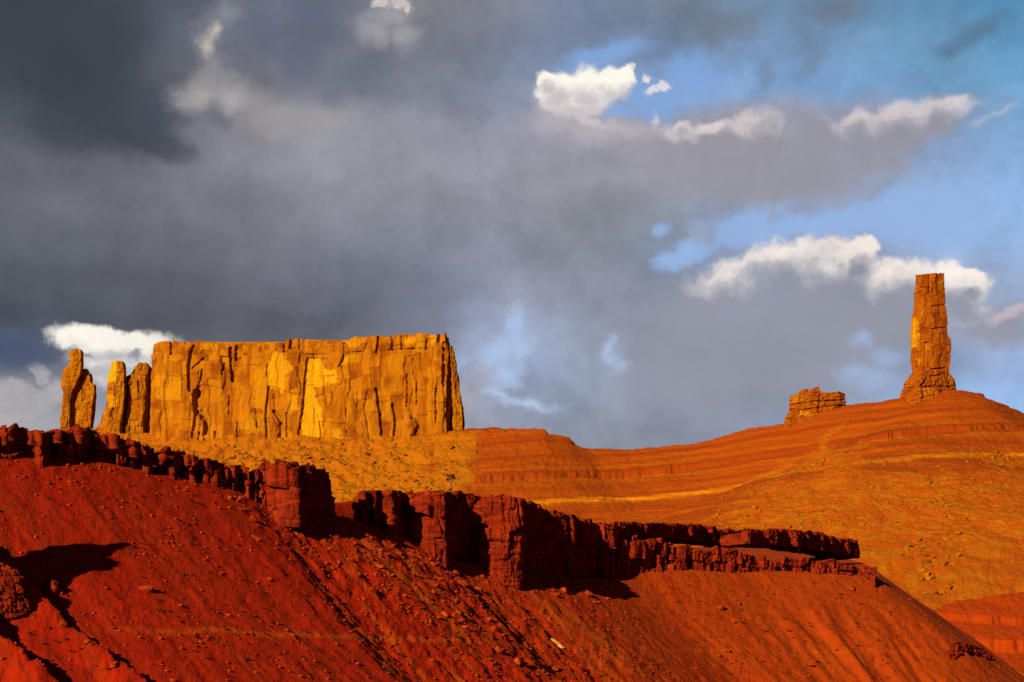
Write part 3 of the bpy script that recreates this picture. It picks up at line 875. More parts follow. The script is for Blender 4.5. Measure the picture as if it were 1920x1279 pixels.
def poly_stairs(knots, counts, seed, duty=0.55, amp=1.0):
    o = []
    for k in range(len(knots) - 1):
        o += stairs(knots[k], knots[k + 1], counts[k], seed + k, duty, amp)[:-1]
    return o + [tuple(knots[-1])]


ridge_piece('rock_ledge', poly_stairs([(-420, 232, 850, 800), (-40, 262, 858, 808), (60, 272, 852, 806), (140, 283, 852, 805), (222, 292, 866, 822)], [6, 4, 4, 4], 3, 0.26, 1.9),
            'broken dark red ledge capping the hill just below the twin-columned far spire', 'rock ledge', 0.4, 0.35, 0.13, 11, jag=0.5)
ridge_piece('rock_ledge', poly_stairs([(214, 291, 862, 820), (270, 296, 888, 832), (350, 305, 905, 852), (430, 313, 912, 876), (498, 321, 915, 884)], [3, 4, 4, 4], 9, 0.26, 1.7),
            'low crumbling ledge in deep shadow, left of the isolated square rock block', 'rock ledge', 0.4, 0.4, 0.13, 23, jag=0.6)
ridge_piece('rock_block', [(490, 320, 945, 872), (500, 320.5, 950, 866), (528, 321, 958, 866), (556, 322, 962, 868), (563, 327, 964, 872), (580, 334, 968, 870), (600, 343, 968, 876), (612, 349, 966, 888), (622, 358, 966, 905)],
            'squared double-layered rock block standing alone on the crest, black on one side', 'rock block', 0.5, -0.5, 0.13, 37, depth=7, jag=0.5, jagw=2.0, rearward=(-0.1, 1.0))
ridge_piece('rock_block', [(668, 388, 962, 935), (684, 390, 968, 924), (694, 398, 974, 920), (705, 400, 976, 918), (716, 408, 978, 920), (730, 409, 980, 918), (745, 420, 982, 920), (765, 430, 985, 923), (774, 440, 990, 930)],
            'round-topped shadowed rock block between the crest gap and the tall cliff', 'rock block', 0.35, 0.9, 0.15, 41, bricks=BIG_BR, depth=9, jag=0.5, jagw=2.5, rearward=(0.2, 1.0))
ridge_piece('rock_cliff', [(768, 430, 1000, 922), (790, 431, 1012, 918), (815, 432, 1030, 921), (834, 434, 1044, 919), (842, 444, 1048, 924), (862, 458, 1052, 926), (886, 468, 1056, 930), (896, 468, 1060, 934), (918, 468, 1066, 930), (945, 469, 1074, 928), (972, 472, 1080, 933),
                           (980, 484, 1080, 938), (1000, 492, 1082, 946), (1040, 505, 1082, 957), (1062, 511, 1084, 962), (1070, 510.5, 1084, 964), (1092, 521, 1086, 972), (1122, 526, 1086, 978), (1132, 525, 1088, 977), (1150, 526, 1086, 980), (1162, 534, 1086, 986), (1170, 540, 1086, 992)],
            'tallest dark red cliff of the crest, its lit pillars parting wide black recesses', 'cliff', 0.55, 0.5, 0.17, 53, bricks=BIG_BR, depth=14, jag=0.6, jagw=2.5)
ridge_piece('rock_ledge', poly_stairs([(1156, 528, 1086, 1006), (1215, 531, 1074, 1012), (1300, 532, 1066, 1021), (1385, 533, 1076, 1033), (1452, 534, 1072, 1046), (1550, 535, 1073, 1053), (1640, 536, 1081, 1064)], [4, 6, 5, 5, 6, 6], 17, 0.42, 2.0),
            'long fluted band of red rock along the hill beneath the smooth bench', 'rock ledge', 0.45, 0.35, 0.16, 61, jag=0.4)
ridge_piece('rock_ledge', poly_stairs([(1158, 568, 1000, 982), (1240, 593, 1004, 981), (1330, 624, 1012, 986), (1396, 648, 1022, 997)], [4, 5, 4], 27, 0.2, 0.7),
            'thin dark ledge at the back of the bench, its end tucked behind another', 'rock ledge', 0.4, 0.2, 0.17, 71, jag=0.25, depth=10, lower=False)
ridge_piece('rock_ledge', poly_stairs([(1400, 594, 1016, 991), (1480, 620, 1020, 993), (1550, 648, 1030, 1001), (1608, 668, 1043, 1013)], [4, 5, 5], 33, 0.2, 0.7),
            'short dark red ledge ending squarely at the end of the bench above the ravine', 'rock ledge', 0.4, 0.2, 0.17, 83, jag=0.25, depth=10, lower=False)

# outcrops on the near flank, with long shadows
def lump(name, label, px, py, Y, w, h, dpt, seed, dn=(0.87, -0.49)):
    c = hit(px, py, near_z, 120, 460)
    g = c[2]
    rs = np.random.RandomState(seed)
    n = 9; ang = np.linspace(0, 2 * math.pi, n, endpoint=False)
    rings = []
    for lv, (zz, sc_) in enumerate(((-3.0, 1.15), (0.2 * h, 1.0), (0.6 * h, 0.9), (0.9 * h, 0.65), (1.0 * h, 0.35))):
        r = sc_ * (1 + 0.22 * (rs.rand(n) - 0.5))
        rings.append(np.stack([c[0] + np.cos(ang) * w * r, c[1] + np.sin(ang) * dpt * r, np.full(n, g + zz) + (rs.rand(n) - 0.5) * 0.25 * h * (lv > 1)], -1))
    o = loft(name, rings, M_NEAR, 0.14, 0.14, None, ((2.0, 2.4, 0.8, 0.5, 0.18), (0.8, 0.9, 0.4, 0.2, 0.1)), ((1.6, 0.25), (0.5, 0.1)), (), 0.3, 1.0, seed, bed=0.5)
    return tag(o, label, 'rock outcrop')


def rib(name, label, p0, p1, width, h, seed, prof=(0.5, 1, 1, 1, 1, 1, 0.45), jag=0.35):
    """A rocky spine lying on the slope between two pixels' ground points."""
    a = hit(*p0, near_z, 60, 460); b = hit(*p1, near_z, 60, 460)
    d = (b - a)[:2]; Lr = np.linalg.norm(d); d /= Lr; nrm = np.array([-d[1], d[0]])
    n = 7; ts = np.linspace(0, 1, n); rs = np.random.RandomState(seed)
    hh = h * (0.55 + 0.6 * rs.rand(n)) * np.array(prof); ww = width * (0.8 + 0.4 * rs.rand(n))
    rings = []
    for f, zf in ((1.25, -2.0), (1.0, 0.25), (0.85, 0.6), (0.5, 0.92), (0.15, 1.0)):
        sd = []
        for sgn in (1, -1):
            row = []
            for t, w_, h_ in zip(ts, ww, hh):
                c = a[:2] + d * Lr * (0.5 + (t - 0.5) * (0.8 + 0.2 * f)); q = c + nrm * w_ * f * sgn
                g = near_z(np.array([c[0]]), np.array([c[1]]))[0]
                row.append([q[0], q[1], g + (h_ * zf if zf > 0 else zf)])
            sd.append(row if sgn == 1 else row[::-1])
        rings.append(sd[0] + sd[1])
    o = loft(name, rings, M_NEAR, 0.13, 0.13, None, ((2.6, 2.4, 0.8, 0.5, 0.18), (0.9, 0.9, 0.4, 0.2, 0.1)), ((1.8, 0.3), (0.5, 0.12)), (), jag, 1.2, seed, bed=0.3)
    return tag(o, label, 'rock outcrop')


rib('rock_outcrop', 'rugged rock outcrop at the edge of the red slope, its unseen tall end added to throw a broad black shadow', (-270, 1112), (38, 1124), 2.4, 23.0, 5, (0.8, 1, 0.95, 0.7, 0.45, 0.33, 0.2))  # tall end lies unseen beyond the left edge, added to cast the shadow pool
rib('rock_outcrop', 'short dark ledge low on the outer edge of the hill above the ravine', (1775, 1228), (1858, 1236), 0.9, 1.3, 12)
lump('rock_outcrop', 'low outcrop beside the black shadow pool, with a lit top just breaking out of it', 96, 1108, 226, 1.0, 1.3, 1.2, 6)

# ------------------------------------------------------------------ far terrain
SPINE = [(-500, 880, 2120), (-200, 845, 2100), (0, 826, 2060), (110, 806, 2036), (180, 803, 2034), (290, 818, 2022), (400, 822, 2012), (520, 820, 2006), (640, 822, 2000), (740, 820, 1994), (840, 811, 1990),
         (880, 808, 1990), (950, 807, 1985), (1022, 807, 1980), (1030, 812, 1980), (1068, 819, 1980), (1077, 830, 1981), (1105, 840, 1985), (1180, 842, 1985), (1300, 833, 1970), (1340, 821, 1960), (1400, 800, 1945),
         (1480, 789, 1915), (1590, 757, 1890), (1650, 750, 1875), (1700, 741, 1858), (1750, 732, 1850), (1800, 729, 1850), (1840, 736, 1855), (1870, 752, 1860), (1920, 776, 1870),
         (2050, 850, 1880), (2300, 930, 1900), (2700, 1000, 1950)]
SPUR = [(1745, 745, 1846), (1690, 790, 1800), (1620, 845, 1745), (1540, 905, 1690), (1450, 958, 1640), (1360, 1005, 1590)]
SPUR2 = [(1880, 800, 1800), (1860, 880, 1740), (1830, 960, 1680), (1800, 1040, 1620)]
SPUR3 = [(600, 860, 1960), (640, 920, 1880), (700, 990, 1790)]
ZT_G = np.arange(0, 345, 0.5)
_m = np.full(ZT_G.shape, 0.72)
for a_, b_, k_ in ((218.5, 226, 6.0), (188.5, 192, 2.6), (204, 208, 2.6), (240, 243, 2.8), (262, 266, 2.4), (276, 285, 2.2), (172, 175, 2.4), (155, 158, 2.5), (233, 235, 2.4), (250, 252.5, 2.4), (197, 199, 2.2), (270, 272, 2.2)):
    _m[(ZT_G >= a_) & (ZT_G < b_)] = k_ if k_ > 3 else 0.72 + (k_ - 0.72) * 1.2
ZT_V = ZT_G
_c = np.cumsum(1.0 / _m) * 0.5
_c = _c - ZT_G
ZT_P = np.maximum.accumulate(ZT_G + _c - np.convolve(np.pad(_c, 60, 'edge'), np.ones(121) / 121, 'valid'))   # keep bands where they belong
M1 = [(60, 780), (880, 812), (905, 830), (862, 862), (850, 905), (905, 965), (1020, 1040), (0, 1040)]
M2 = [(1615, 812), (1650, 880), (1960, 872), (2000, 1200), (1700, 1200), (1280, 1040), (1330, 975), (1430, 915), (1520, 860)]


_sp = np.array([pt(*q) for q in SPINE])
RXS = np.arange(_sp[0, 0], _sp[-1, 0], 2.0)
_z0 = np.interp(RXS, _sp[:, 0], _sp[:, 2]); _y0 = np.interp(RXS, _sp[:, 0], _sp[:, 1])


def _gauss(a, sg):
    if sg <= 0: return a
    r = int(3 * sg / 2) + 1
    k = np.exp(-0.5 * (np.arange(-r, r + 1) * 2.0 / sg) ** 2); k /= k.sum()
    return np.convolve(np.pad(a, r, 'edge'), k, 'valid')


RZ = np.array([_gauss(_z0, sg) for sg in (0, 4, 9, 14, 20, 26, 32, 38, 44, 50, 56, 62)])
RY_S = _gauss(_y0, 16)


def far_z(x, y, full=False):
    d = np.interp(x, RXS, RY_S) - y
    dp = np.maximum(d, 0)
    # the crest's height, blurred more the farther down the slope it is felt
    lev = np.clip(dp / 14.0, 0, len(RZ) - 1.001); k0 = lev.astype(int); fr = lev - k0
    xi = np.clip((x - RXS[0]) / 2.0, 0, len(RXS) - 1.001); x0 = xi.astype(int); fx = xi - x0
    def at(k): return RZ[k, x0] * (1 - fx) + RZ[k, x0 + 1] * fx
    zr = at(k0) * (1 - fr) + at(k0 + 1) * fr
    z = zr - np.where(d > 0, np.where(dp < 260, 0.57 * dp, 0.57 * 260 + 0.40 * (dp - 260)), -0.45 * d)
    def add(sp, s0, s1, brk, off=0.0):
        nonlocal z
        pts = [pt(*q) for q in sp]
        zz = np.full(x.shape, -80.0)
        for p, q in zip(pts[:-1], pts[1:]):
            ex, ey = q[0] - p[0], q[1] - p[1]
            t = np.clip(((x - p[0]) * ex + (y - p[1]) * ey) / (ex * ex + ey * ey), 0, 1)
            dist = np.hypot(x - p[0] - t * ex, y - p[1] - t * ey)
            zz = np.maximum(zz, p[2] + t * (q[2] - p[2]) + off - np.where(dist < brk, s0 * dist, s0 * brk + s1 * (dist - brk)))
        m = np.maximum(z, zz); z = m + np.log1p(np.exp(-np.abs(z - zz) * 0.3)) / 0.3 * sstep(0, 30, zskirt(x, y, m))
    add(SPUR, 0.42, 0.36, 120, -1.0); add(SPUR2, 0.40, 0.36, 100); add(SPUR3, 0.42, 0.36, 100)
    # how far below the rim (0 on the skyline): roughness fades in there so the skyline keeps its shape
    e = np.clip((320 - z) / 60, 0, 1)
    P = np.stack([x, y, z], -1)
    px, py = proj(P)
    wx = px + 60 * fbm2(x / 60, y / 60, 60, 5, 0.6); wy = py + 34 * fbm2(x / 60, y / 60, 66, 5, 0.6)
    tal = np.maximum(sstep(-60, 45, poly_d(wx, wy, M1)), sstep(-50, 60, poly_d(wx, wy, M2)))
    z = z + 2.8 * fbm2(x / 70, y / 90, 21, 3) * sstep(0, 25, zskirt(x, y, z))
    flute = 1.5 * fbm2(x / 7.5, y / 40, 31, 3) + 0.8 * fbm2(x / 3.2, y / 30, 32, 2)
    tilt = 0.075 * (x - 22)
    zeta = z - tilt
    flute = flute * (0.12 + 0.88 * sstep(214, 219, zeta) * (1 - sstep(227, 233, zeta)) * (0.45 + 0.9 * sstep(-0.3, 0.4, fbm2(x / 60, x * 0, 35, 3))))
    und = 2.6 * fbm2(x / 130, y / 200, 38, 3) + 0.8 * fbm2(x / 30, y / 60, 39, 3)
    zq = zeta + flute + und
    strong = 0.45 + 0.55 * sstep(-0.35, 0.25, fbm2(x / 80, y / 80, 36, 3))
    zt = zeta + (np.interp(zq, ZT_P, ZT_V) - zq) * strong + 0.3 * flute + tilt
    zsm = z + (1.2 + 2.2 * sstep(-10, -120, x)) * fbm2(x / 19, y / 19, 41, 5, 0.55) + 0.5 * np.abs(fbm2(x / 5, y / 5, 43, 3, 0.6))
    z2 = zt * (1 - tal) + zsm * tal
    z2 = z2 + 0.55 * fbm2(x / 6, y / 6, 47, 4, 0.6) + 0.7 * fbm2(x / 22, y / 60, 48, 4, 0.55)
    z2 = np.maximum(z2, GROUND_Z - 0.6)
    if full: return z2, zt - tilt, tal
    return z2


def zskirt(x, y, z):
    """Metres below the local crest line."""
    pts = np.array([pt(*q) for q in SPINE])
    return np.maximum(np.interp(x, pts[:, 0], pts[:, 2]) - z, 0)


def build_far():
    pxs = np.concatenate([np.linspace(-700, -60, 60, endpoint=False), np.arange(-60, 1980, 2.0), np.linspace(1980, 2900, 70)])
    Ys = np.concatenate([np.arange(1000, 1420, 6.0), np.arange(1420, 2060, 1.35), np.arange(2060, 2700, 10.0)])
    gx = (pxs - 960) / F / 0.98
    X = gx[None, :] * Ys[:, None]; Yg = np.broadcast_to(Ys[:, None], X.shape).copy()
    z, zeta, tal = far_z(X, Yg, True)
    P = np.stack([X, Yg, z], -1)
    me = mesh_from('badland_hill', P.reshape(-1, 3), grid_quads(*X.shape), None, {'zeta': zeta, 'talus': tal, 'olive': sstep(60, -60, X + 30 * fbm2(X / 40, Yg / 40, 52, 3))})
    o = link('badland_hill', me, M_FAR); tag(o, kind='structure')


build_far()

# low red hill at the ravine mouth
LOW = [(1600, 1260, 900), (1690, 1190, 900), (1745, 1155, 900), (1790, 1130, 905), (1840, 1117, 910), (1920, 1110, 915), (2100, 1085, 930), (2400, 1050, 960)]


def low_z(x, y, full=False):
    z = np.full(x.shape, -50.0)
    pts = [pt(*q) for q in LOW]
    for p, q in zip(pts[:-1], pts[1:]):
        ex, ey = q[0] - p[0], q[1] - p[1]
        t = np.clip(((x - p[0]) * ex + (y - p[1]) * ey) / (ex * ex + ey * ey), 0, 1)
        dist = np.hypot(x - p[0] - t * ex, y - p[1] - t * ey)
        z = np.maximum(z, p[2] + t * (q[2] - p[2]) - 0.50 * dist)
    fl = 0.9 * fbm2(x / 6, y / 14, 91, 4)
    zz = np.arange(-60, 90, 0.25); m = np.full(zz.shape, 0.7)
    for a_, b_, k_ in ((14, 18, 6.0), (28, 33, 7.0), (41, 44, 5.0)): m[(zz >= a_) & (zz < b_)] = k_
    c = np.cumsum(1.0 / m) * 0.25 - zz - 60; c = c - np.convolve(np.pad(c, 50, 'edge'), np.ones(101) / 101, 'valid')
    z2 = np.interp(z + fl + 0.02 * x, np.maximum.accumulate(zz + c), zz) - 0.6 * fl - 0.02 * x + 0.4 * fbm2(x / 4, y / 4, 95, 5, 0.6) + 1.2 * fbm2(x / 30, y / 30, 96, 3)
    return np.maximum(z2, GROUND_Z - 0.9)


def build_low():
    pxs = np.concatenate([np.linspace(1250, 1640, 60, endpoint=False), np.arange(1640, 1990, 2.2), np.linspace(1990, 2700, 80)])
    Ys = np.concatenate([np.arange(740, 930, 0.8), np.arange(930, 1150, 5)])
    gx = (pxs - 960) / F / 0.98
    X = gx[None, :] * Ys[:, None]; Yg = np.broadcast_to(Ys[:, None], X.shape).copy()
    z = low_z(X, Yg)
    P = np.stack([X, Yg, z], -1)
    me = mesh_from('low_hill', P.reshape(-1, 3), grid_quads(*X.shape), None, {'tone': np.full(X.shape, 0.8), 'pale': np.zeros(X.shape)})
    o = link('low_hill', me, M_SLOPE); tag(o, kind='structure')


build_low()

# valley floor to the horizon
gr = np.array([[-30000, -30000, GROUND_Z], [30000, -30000, GROUND_Z], [30000, 40000, GROUND_Z], [-30000, 40000, GROUND_Z]], float)
go = link('ground', mesh_from('ground', gr, [[0, 1, 2, 3]], None, {'tone': np.ones(4), 'pale': np.zeros(4)}), M_SLOPE)
tag(go, kind='structure')

# ------------------------------------------------------------------ mesa and spires
def z3(x, y): return (80 + x / 4.567, 600 + y / 4.567)
def z4(x, y): return (480 + x / 4.567, 600 + y / 4.567)
def z8(x, y): return (1460 + x / 4.126, 490 + y / 4.126)


FRONT = [  # px base, px top, Y, base py, top py
    (282, 288, 2024, 826, 645), (300, 303, 2019, 830, 641), (345, 345, 2014, 832, 642), (382, 380, 2013, 834, 641), (425, 422, 2010, 834, 644), (446, 445, 2009, 834, 648), (500, 500, 2006, 834, 641),
    (560, 560, 2003, 834, 638), (602, 602, 2002, 834, 640), (650, 650, 2000, 834, 636), (700, 700, 1997, 834, 631), (745, 745, 1995, 834, 628), (800, 800, 1992, 830, 627), (838, 835, 1990, 822, 626)]
SIDE = [(845, 840, 2000, 820, 632), (850, 843, 2012, 815, 640)]
BACK = [(850, 836, 2070, 812, 642), (600, 600, 2090, 830, 650), (300, 300, 2085, 830, 660)]
ALL = FRONT + SIDE + BACK


def mesa_ring(t, out=0.0):
    pts = []
    for i, (pb_, pt_, Y, b, tp) in enumerate(ALL):
        lo = pt(pb_, b, Y); hi = pt(pt_, tp, Y + (4 if i < len(FRONT) else 0))
        # the wall flares at its foot
        p = lo * (1 - t) + hi * t
        if i < len(FRONT): p[1] -= 5.0 * (1 - t) ** 3 + out
        pts.append(p)
    return np.array(pts)


MCR = [([z3(1100, 185), z3(1095, 290)], 2.6, 3.5), ([z3(1290, 220), z3(1265, 280), z3(1245, 400), z3(1252, 600)], 3.0, 4.0), ([z3(1380, 330), z3(1280, 415)], 2.2, 2.0),
       ([z3(1365, 430), z3(1345, 560), z3(1320, 640)], 2.6, 3.0), ([z3(1318, 620), z3(1310, 700), z3(1320, 780)], 7.5, 6.5), ([z3(1312, 770), z3(1295, 880), z3(1280, 1000)], 2.8, 3.0),
       ([z3(1350, 770), z3(1395, 860), z3(1400, 920), z3(1390, 970)], 3.4, 4.0), ([z3(1605, 240), z3(1610, 380), z3(1622, 520)], 3.0, 4.0), ([z3(1662, 230), z3(1655, 340)], 2.6, 3.0),
       ([z3(1550, 370), z3(1538, 470)], 2.0, 2.2), ([z3(1592, 650), z3(1590, 800)], 2.0, 2.0), ([z3(1190, 500), z3(1195, 660)], 1.8, 1.6), ([z3(1670, 870), z3(1665, 1000)], 1.8, 2.0), ([z3(1475, 960), z3(1470, 1010)], 2.6, 3.0),
       ([z4(240, 175), z4(240, 270)], 2.4, 3.0), ([z4(300, 170), z4(296, 240)], 3.2, 3.5), ([z4(370, 180), z4(372, 250)], 1.8, 2.0),
       ([z4(442, 330), z4(412, 560), z4(398, 760), z4(362, 980)], 2.2, 2.6), ([z4(150, 780), z4(195, 830), z4(212, 880)], 3.6, 4.5), ([z4(205, 880), z4(203, 1060)], 2.4, 3.0), ([z4(262, 800), z4(264, 1000)], 2.0, 2.2),
       ([z4(755, 190), z4(752, 310), z4(712, 400)], 2.0, 2.2), ([z4(1045, 150), z4(1032, 280)], 2.2, 2.8), ([z4(1170, 130), z4(1165, 245)], 2.6, 3.0), ([z4(1246, 140), z4(1246, 250)], 1.8, 2.0),
       ([z4(1028, 590), z4(1060, 800), z4(1072, 980)], 2.9, 4.0), ([z4(1165, 720), z4(1185, 800), z4(1192, 880), z4(1182, 1000)], 2.9, 3.6), ([z4(1292, 460), z4(1294, 740)], 1.9, 2.2),
       ([z4(1340, 330), z4(1345, 470), z4(1376, 520), z4(1374, 720)], 1.9, 2.2), ([z4(1460, 170), z4(1458, 245)], 2.4, 3.0), ([z4(1612, 200), z4(1608, 550)], 3.6, 5.0), ([z4(1640, 480), z4(1645, 600), z4(1634, 860)], 2.6, 3.6),
       ([z4(1542, 590), z4(1542, 880)], 1.9, 2.4), ([z4(1565, 130), z4(1560, 180)], 2.4, 3.0), ([z4(870, 620), z4(868, 800)], 1.6, 1.6), ([z4(772, 760), z4(775, 980)], 1.6, 1.8), ([z4(150, 640), z4(160, 760)], 1.6, 1.5), ([z4(980, 460), z4(995, 545)], 1.6, 1.6), ([z4(100, 390), z4(95, 480)], 1.8, 1.8), ([z4(0, 760), z4(10, 920)], 1.6, 1.8), ([z3(1785, 780), z3(1840, 880), z3(1840, 930)], 1.5, 1.5)]
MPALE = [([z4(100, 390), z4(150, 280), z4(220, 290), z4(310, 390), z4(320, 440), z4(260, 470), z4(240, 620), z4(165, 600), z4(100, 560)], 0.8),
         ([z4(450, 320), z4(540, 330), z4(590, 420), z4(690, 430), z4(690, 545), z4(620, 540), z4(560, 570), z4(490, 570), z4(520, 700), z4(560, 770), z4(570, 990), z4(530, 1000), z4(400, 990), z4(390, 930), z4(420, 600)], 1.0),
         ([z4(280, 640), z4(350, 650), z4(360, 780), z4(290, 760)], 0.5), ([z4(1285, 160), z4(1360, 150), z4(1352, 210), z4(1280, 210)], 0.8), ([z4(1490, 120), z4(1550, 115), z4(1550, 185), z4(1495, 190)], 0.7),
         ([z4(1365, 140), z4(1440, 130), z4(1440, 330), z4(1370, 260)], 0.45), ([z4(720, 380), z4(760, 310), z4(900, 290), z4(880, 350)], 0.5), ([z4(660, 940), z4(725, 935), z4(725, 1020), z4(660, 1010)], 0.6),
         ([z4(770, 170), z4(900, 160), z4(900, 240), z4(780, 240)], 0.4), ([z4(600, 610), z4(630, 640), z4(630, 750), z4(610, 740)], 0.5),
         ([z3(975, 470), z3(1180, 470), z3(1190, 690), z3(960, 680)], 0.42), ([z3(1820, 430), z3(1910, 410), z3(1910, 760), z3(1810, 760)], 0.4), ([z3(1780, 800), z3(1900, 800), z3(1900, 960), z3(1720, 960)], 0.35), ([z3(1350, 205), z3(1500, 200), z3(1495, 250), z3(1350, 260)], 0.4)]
MBUMP = [([z3(1325, 780), z3(1345, 790), z3(1392, 900), z3(1385, 1060), z3(1285, 1060)], 3.2, 4), ([z4(1300, 800), z4(1385, 850), z4(1400, 900), z4(1330, 1040), z4(1215, 1040), z4(1240, 900)], 5.0, 6), ([z4(600, 830), z4(760, 830), z4(780, 1040), z4(600, 1040)], 1.0, 5),
         ([z4(20, 900), z4(60, 800), z4(150, 820), z4(190, 900), z4(195, 1060), z4(0, 1060)], 2.4, 4), ([z4(450, 320), z4(600, 320), z4(690, 430), z4(690, 560), z4(490, 575), z4(560, 770), z4(570, 1010), z4(360, 1010), z4(410, 600)], -1.8, 2),
         ([z4(700, 560), z4(800, 540), z4(860, 700), z4(860, 1000), z4(700, 1000), z4(640, 760)], 1.4, 5), ([z4(1400, 480), z4(1560, 480), z4(1620, 560), z4(1620, 1000), z4(1400, 1000)], 1.8, 5)]
mesa = empty('mesa', pt(580, 834, 2010), 'long flat-topped golden sandstone wall standing on the far ridge', 'mesa')
MB = ((26.0, 60.0, 4.0, 1.6, 0.6), (11.0, 24.0, 2.2, 0.9, 0.45), (4.5, 9.0, 0.6, 0.2, 0.35))
hidm = {len(FRONT) + 1, len(FRONT) + 2, len(FRONT) + 3, len(FRONT) + 4}
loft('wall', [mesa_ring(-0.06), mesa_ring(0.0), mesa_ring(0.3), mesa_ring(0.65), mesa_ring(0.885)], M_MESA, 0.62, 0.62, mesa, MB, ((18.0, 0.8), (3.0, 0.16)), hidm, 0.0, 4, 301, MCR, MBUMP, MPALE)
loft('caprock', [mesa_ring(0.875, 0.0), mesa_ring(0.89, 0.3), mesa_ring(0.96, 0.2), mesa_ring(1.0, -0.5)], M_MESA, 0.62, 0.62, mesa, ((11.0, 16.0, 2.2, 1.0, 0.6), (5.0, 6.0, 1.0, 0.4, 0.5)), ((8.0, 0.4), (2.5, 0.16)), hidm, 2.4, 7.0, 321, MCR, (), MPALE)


def column(name, rows, Y, thick, mat, parent=None, seed=1, lean=0.35, pale=(), cracks=(), ds=0.45, bricks=((6.0, 11.0, 1.7, 0.6, 0.35), (2.6, 4.5, 0.8, 0.25, 0.3)), jag=1.4, label=None, cat=None, ledges=()):
    """A free-standing pillar from its two outlines: rows of (py, px left, px right), bottom first."""
    K = []
    for (py, l, r) in rows:
        a = pt(l, py, Y); b = pt(r, py, Y)
        w = b[0] - a[0]
        K.append([[a[0], Y + 0.42 * thick, a[2]], [a[0] + lean * w, Y - 0.12 * thick, a[2]], [b[0] - 0.05 * w, Y, a[2]], [b[0], Y + 0.35 * thick, a[2]], [b[0] - 0.1 * w, Y + thick, a[2]], [a[0] + 0.15 * w, Y + thick, a[2]]])
    o = loft(name, K, mat, ds, ds, parent, bricks, ((6.0, 0.3), (1.6, 0.1)), {3, 4}, jag, 3.0, seed, cracks, (), pale, ledges, bed=0.35)
    if label: tag(o, label, cat)
    return o


column('buttress', [(834, 836, 872), (806, 838, 870), (780, 838, 868.5), (760, 839, 866), (720, 840, 861), (690, 840, 856), (660, 841, 850.5), (649, 842, 848)], 1999, 26, M_MESA, mesa, 341, 0.45, jag=0.5, cracks=[([z4(1650, 480), z4(1655, 640), z4(1690, 860)], 1.6, 1.2)])
s1 = empty('rock_spire', pt(140, 815, 2030), 'thin two-columned rock spire standing alone at the far end of the ridge', 'rock spire')
column('column', [(830, 108, 131), (803, 109.5, 131), (782, 110.6, 131), (749, 116, 132), (730, 117, 136), (727, 113, 140), (706, 113, 149), (701, 115, 151), (690, 116, 153), (682, 127, 153.5), (670, 128, 153.5), (656, 128.5, 153)], 2024, 15, M_MESA, s1, 401, 0.3,
       [([(149, 655), (153, 655), (153, 664), (150, 664)], 0.8), ([(112, 704), (114, 704), (115, 728), (112, 728)], 0.8)])
column('column', [(835, 122, 172), (797, 122, 172), (786, 122, 173.5), (766, 122, 175.5), (742, 122, 178), (721, 126, 177), (717, 130, 171), (702, 138, 168), (699, 146, 166), (693, 150, 164)], 2033, 18, M_MESA, s1, 411, 0.2)
s2 = empty('rock_spire', pt(212, 815, 2032), 'rock pillar with a bright yellow squared cap between the thin spire and the long wall', 'rock spire')
column('shaft', [(835, 176, 226), (800, 178, 227), (788, 185, 228), (773, 189, 231), (762, 196, 232), (740, 198, 234), (719, 199, 235), (715, 200, 234)], 2025, 20, M_MESA, s2, 421, 0.45, [([(200, 742), (222, 744), (222, 762), (204, 765)], 0.6)])
column('cap_block', [(722, 199, 233), (716, 199, 234), (703, 200, 234.5), (692, 202.6, 233), (683, 206, 232), (677, 207.5, 230)], 2025, 17, M_MESA, s2, 431, 0.5, [([(198, 676), (218, 674), (221, 690), (219, 716), (198, 719)], 1.0)], jag=0.5)
column('rock_spire', [(835, 222, 271), (797, 224, 271), (786, 226, 272), (750, 230, 274), (704, 233, 276), (700, 244, 277), (690, 247, 279), (684, 251, 279), (681, 257, 276)], 2036, 22, M_MESA, None, 441, 0.25, jag=0.7,
       label='blunt plain rock pillar tight against the end of the long golden wall', cat='rock spire', cracks=[([z3(815, 530), z3(830, 620)], 2.0, 2.0)])
# dark back wall of the slot
column('rock_spire', [(835, 268, 290), (780, 270, 290), (720, 270, 292), (700, 276, 292), (692, 280, 288)], 2052, 14, M_MESA, None, 451, 0.3, jag=0.6, label='low shaded fin of rock deep in the slot between blunt pillar and golden wall', cat='rock fin')

# ------------------------------------------------------------------ tower
tw = empty('rock_tower', pt(1742, 737, 1850), 'tall square sandstone tower crowning the cone-shaped far hill', 'rock tower')
TL = [(1030, 870), (1025, 780), (1025, 660), (1022, 560), (1025, 490), (1045, 380), (1048, 300), (1050, 270), (1060, 200), (1062, 125), (1060, 108)]
TR = [(1320, 870), (1325, 830), (1330, 700), (1325, 610), (1308, 550), (1300, 480), (1305, 370), (1292, 320), (1286, 200), (1280, 130), (1278, 96)]
TCn = [1112, 1100, 1090, 1092, 1092, 1108, 1110, 1104, 1090, 1095, 1095]
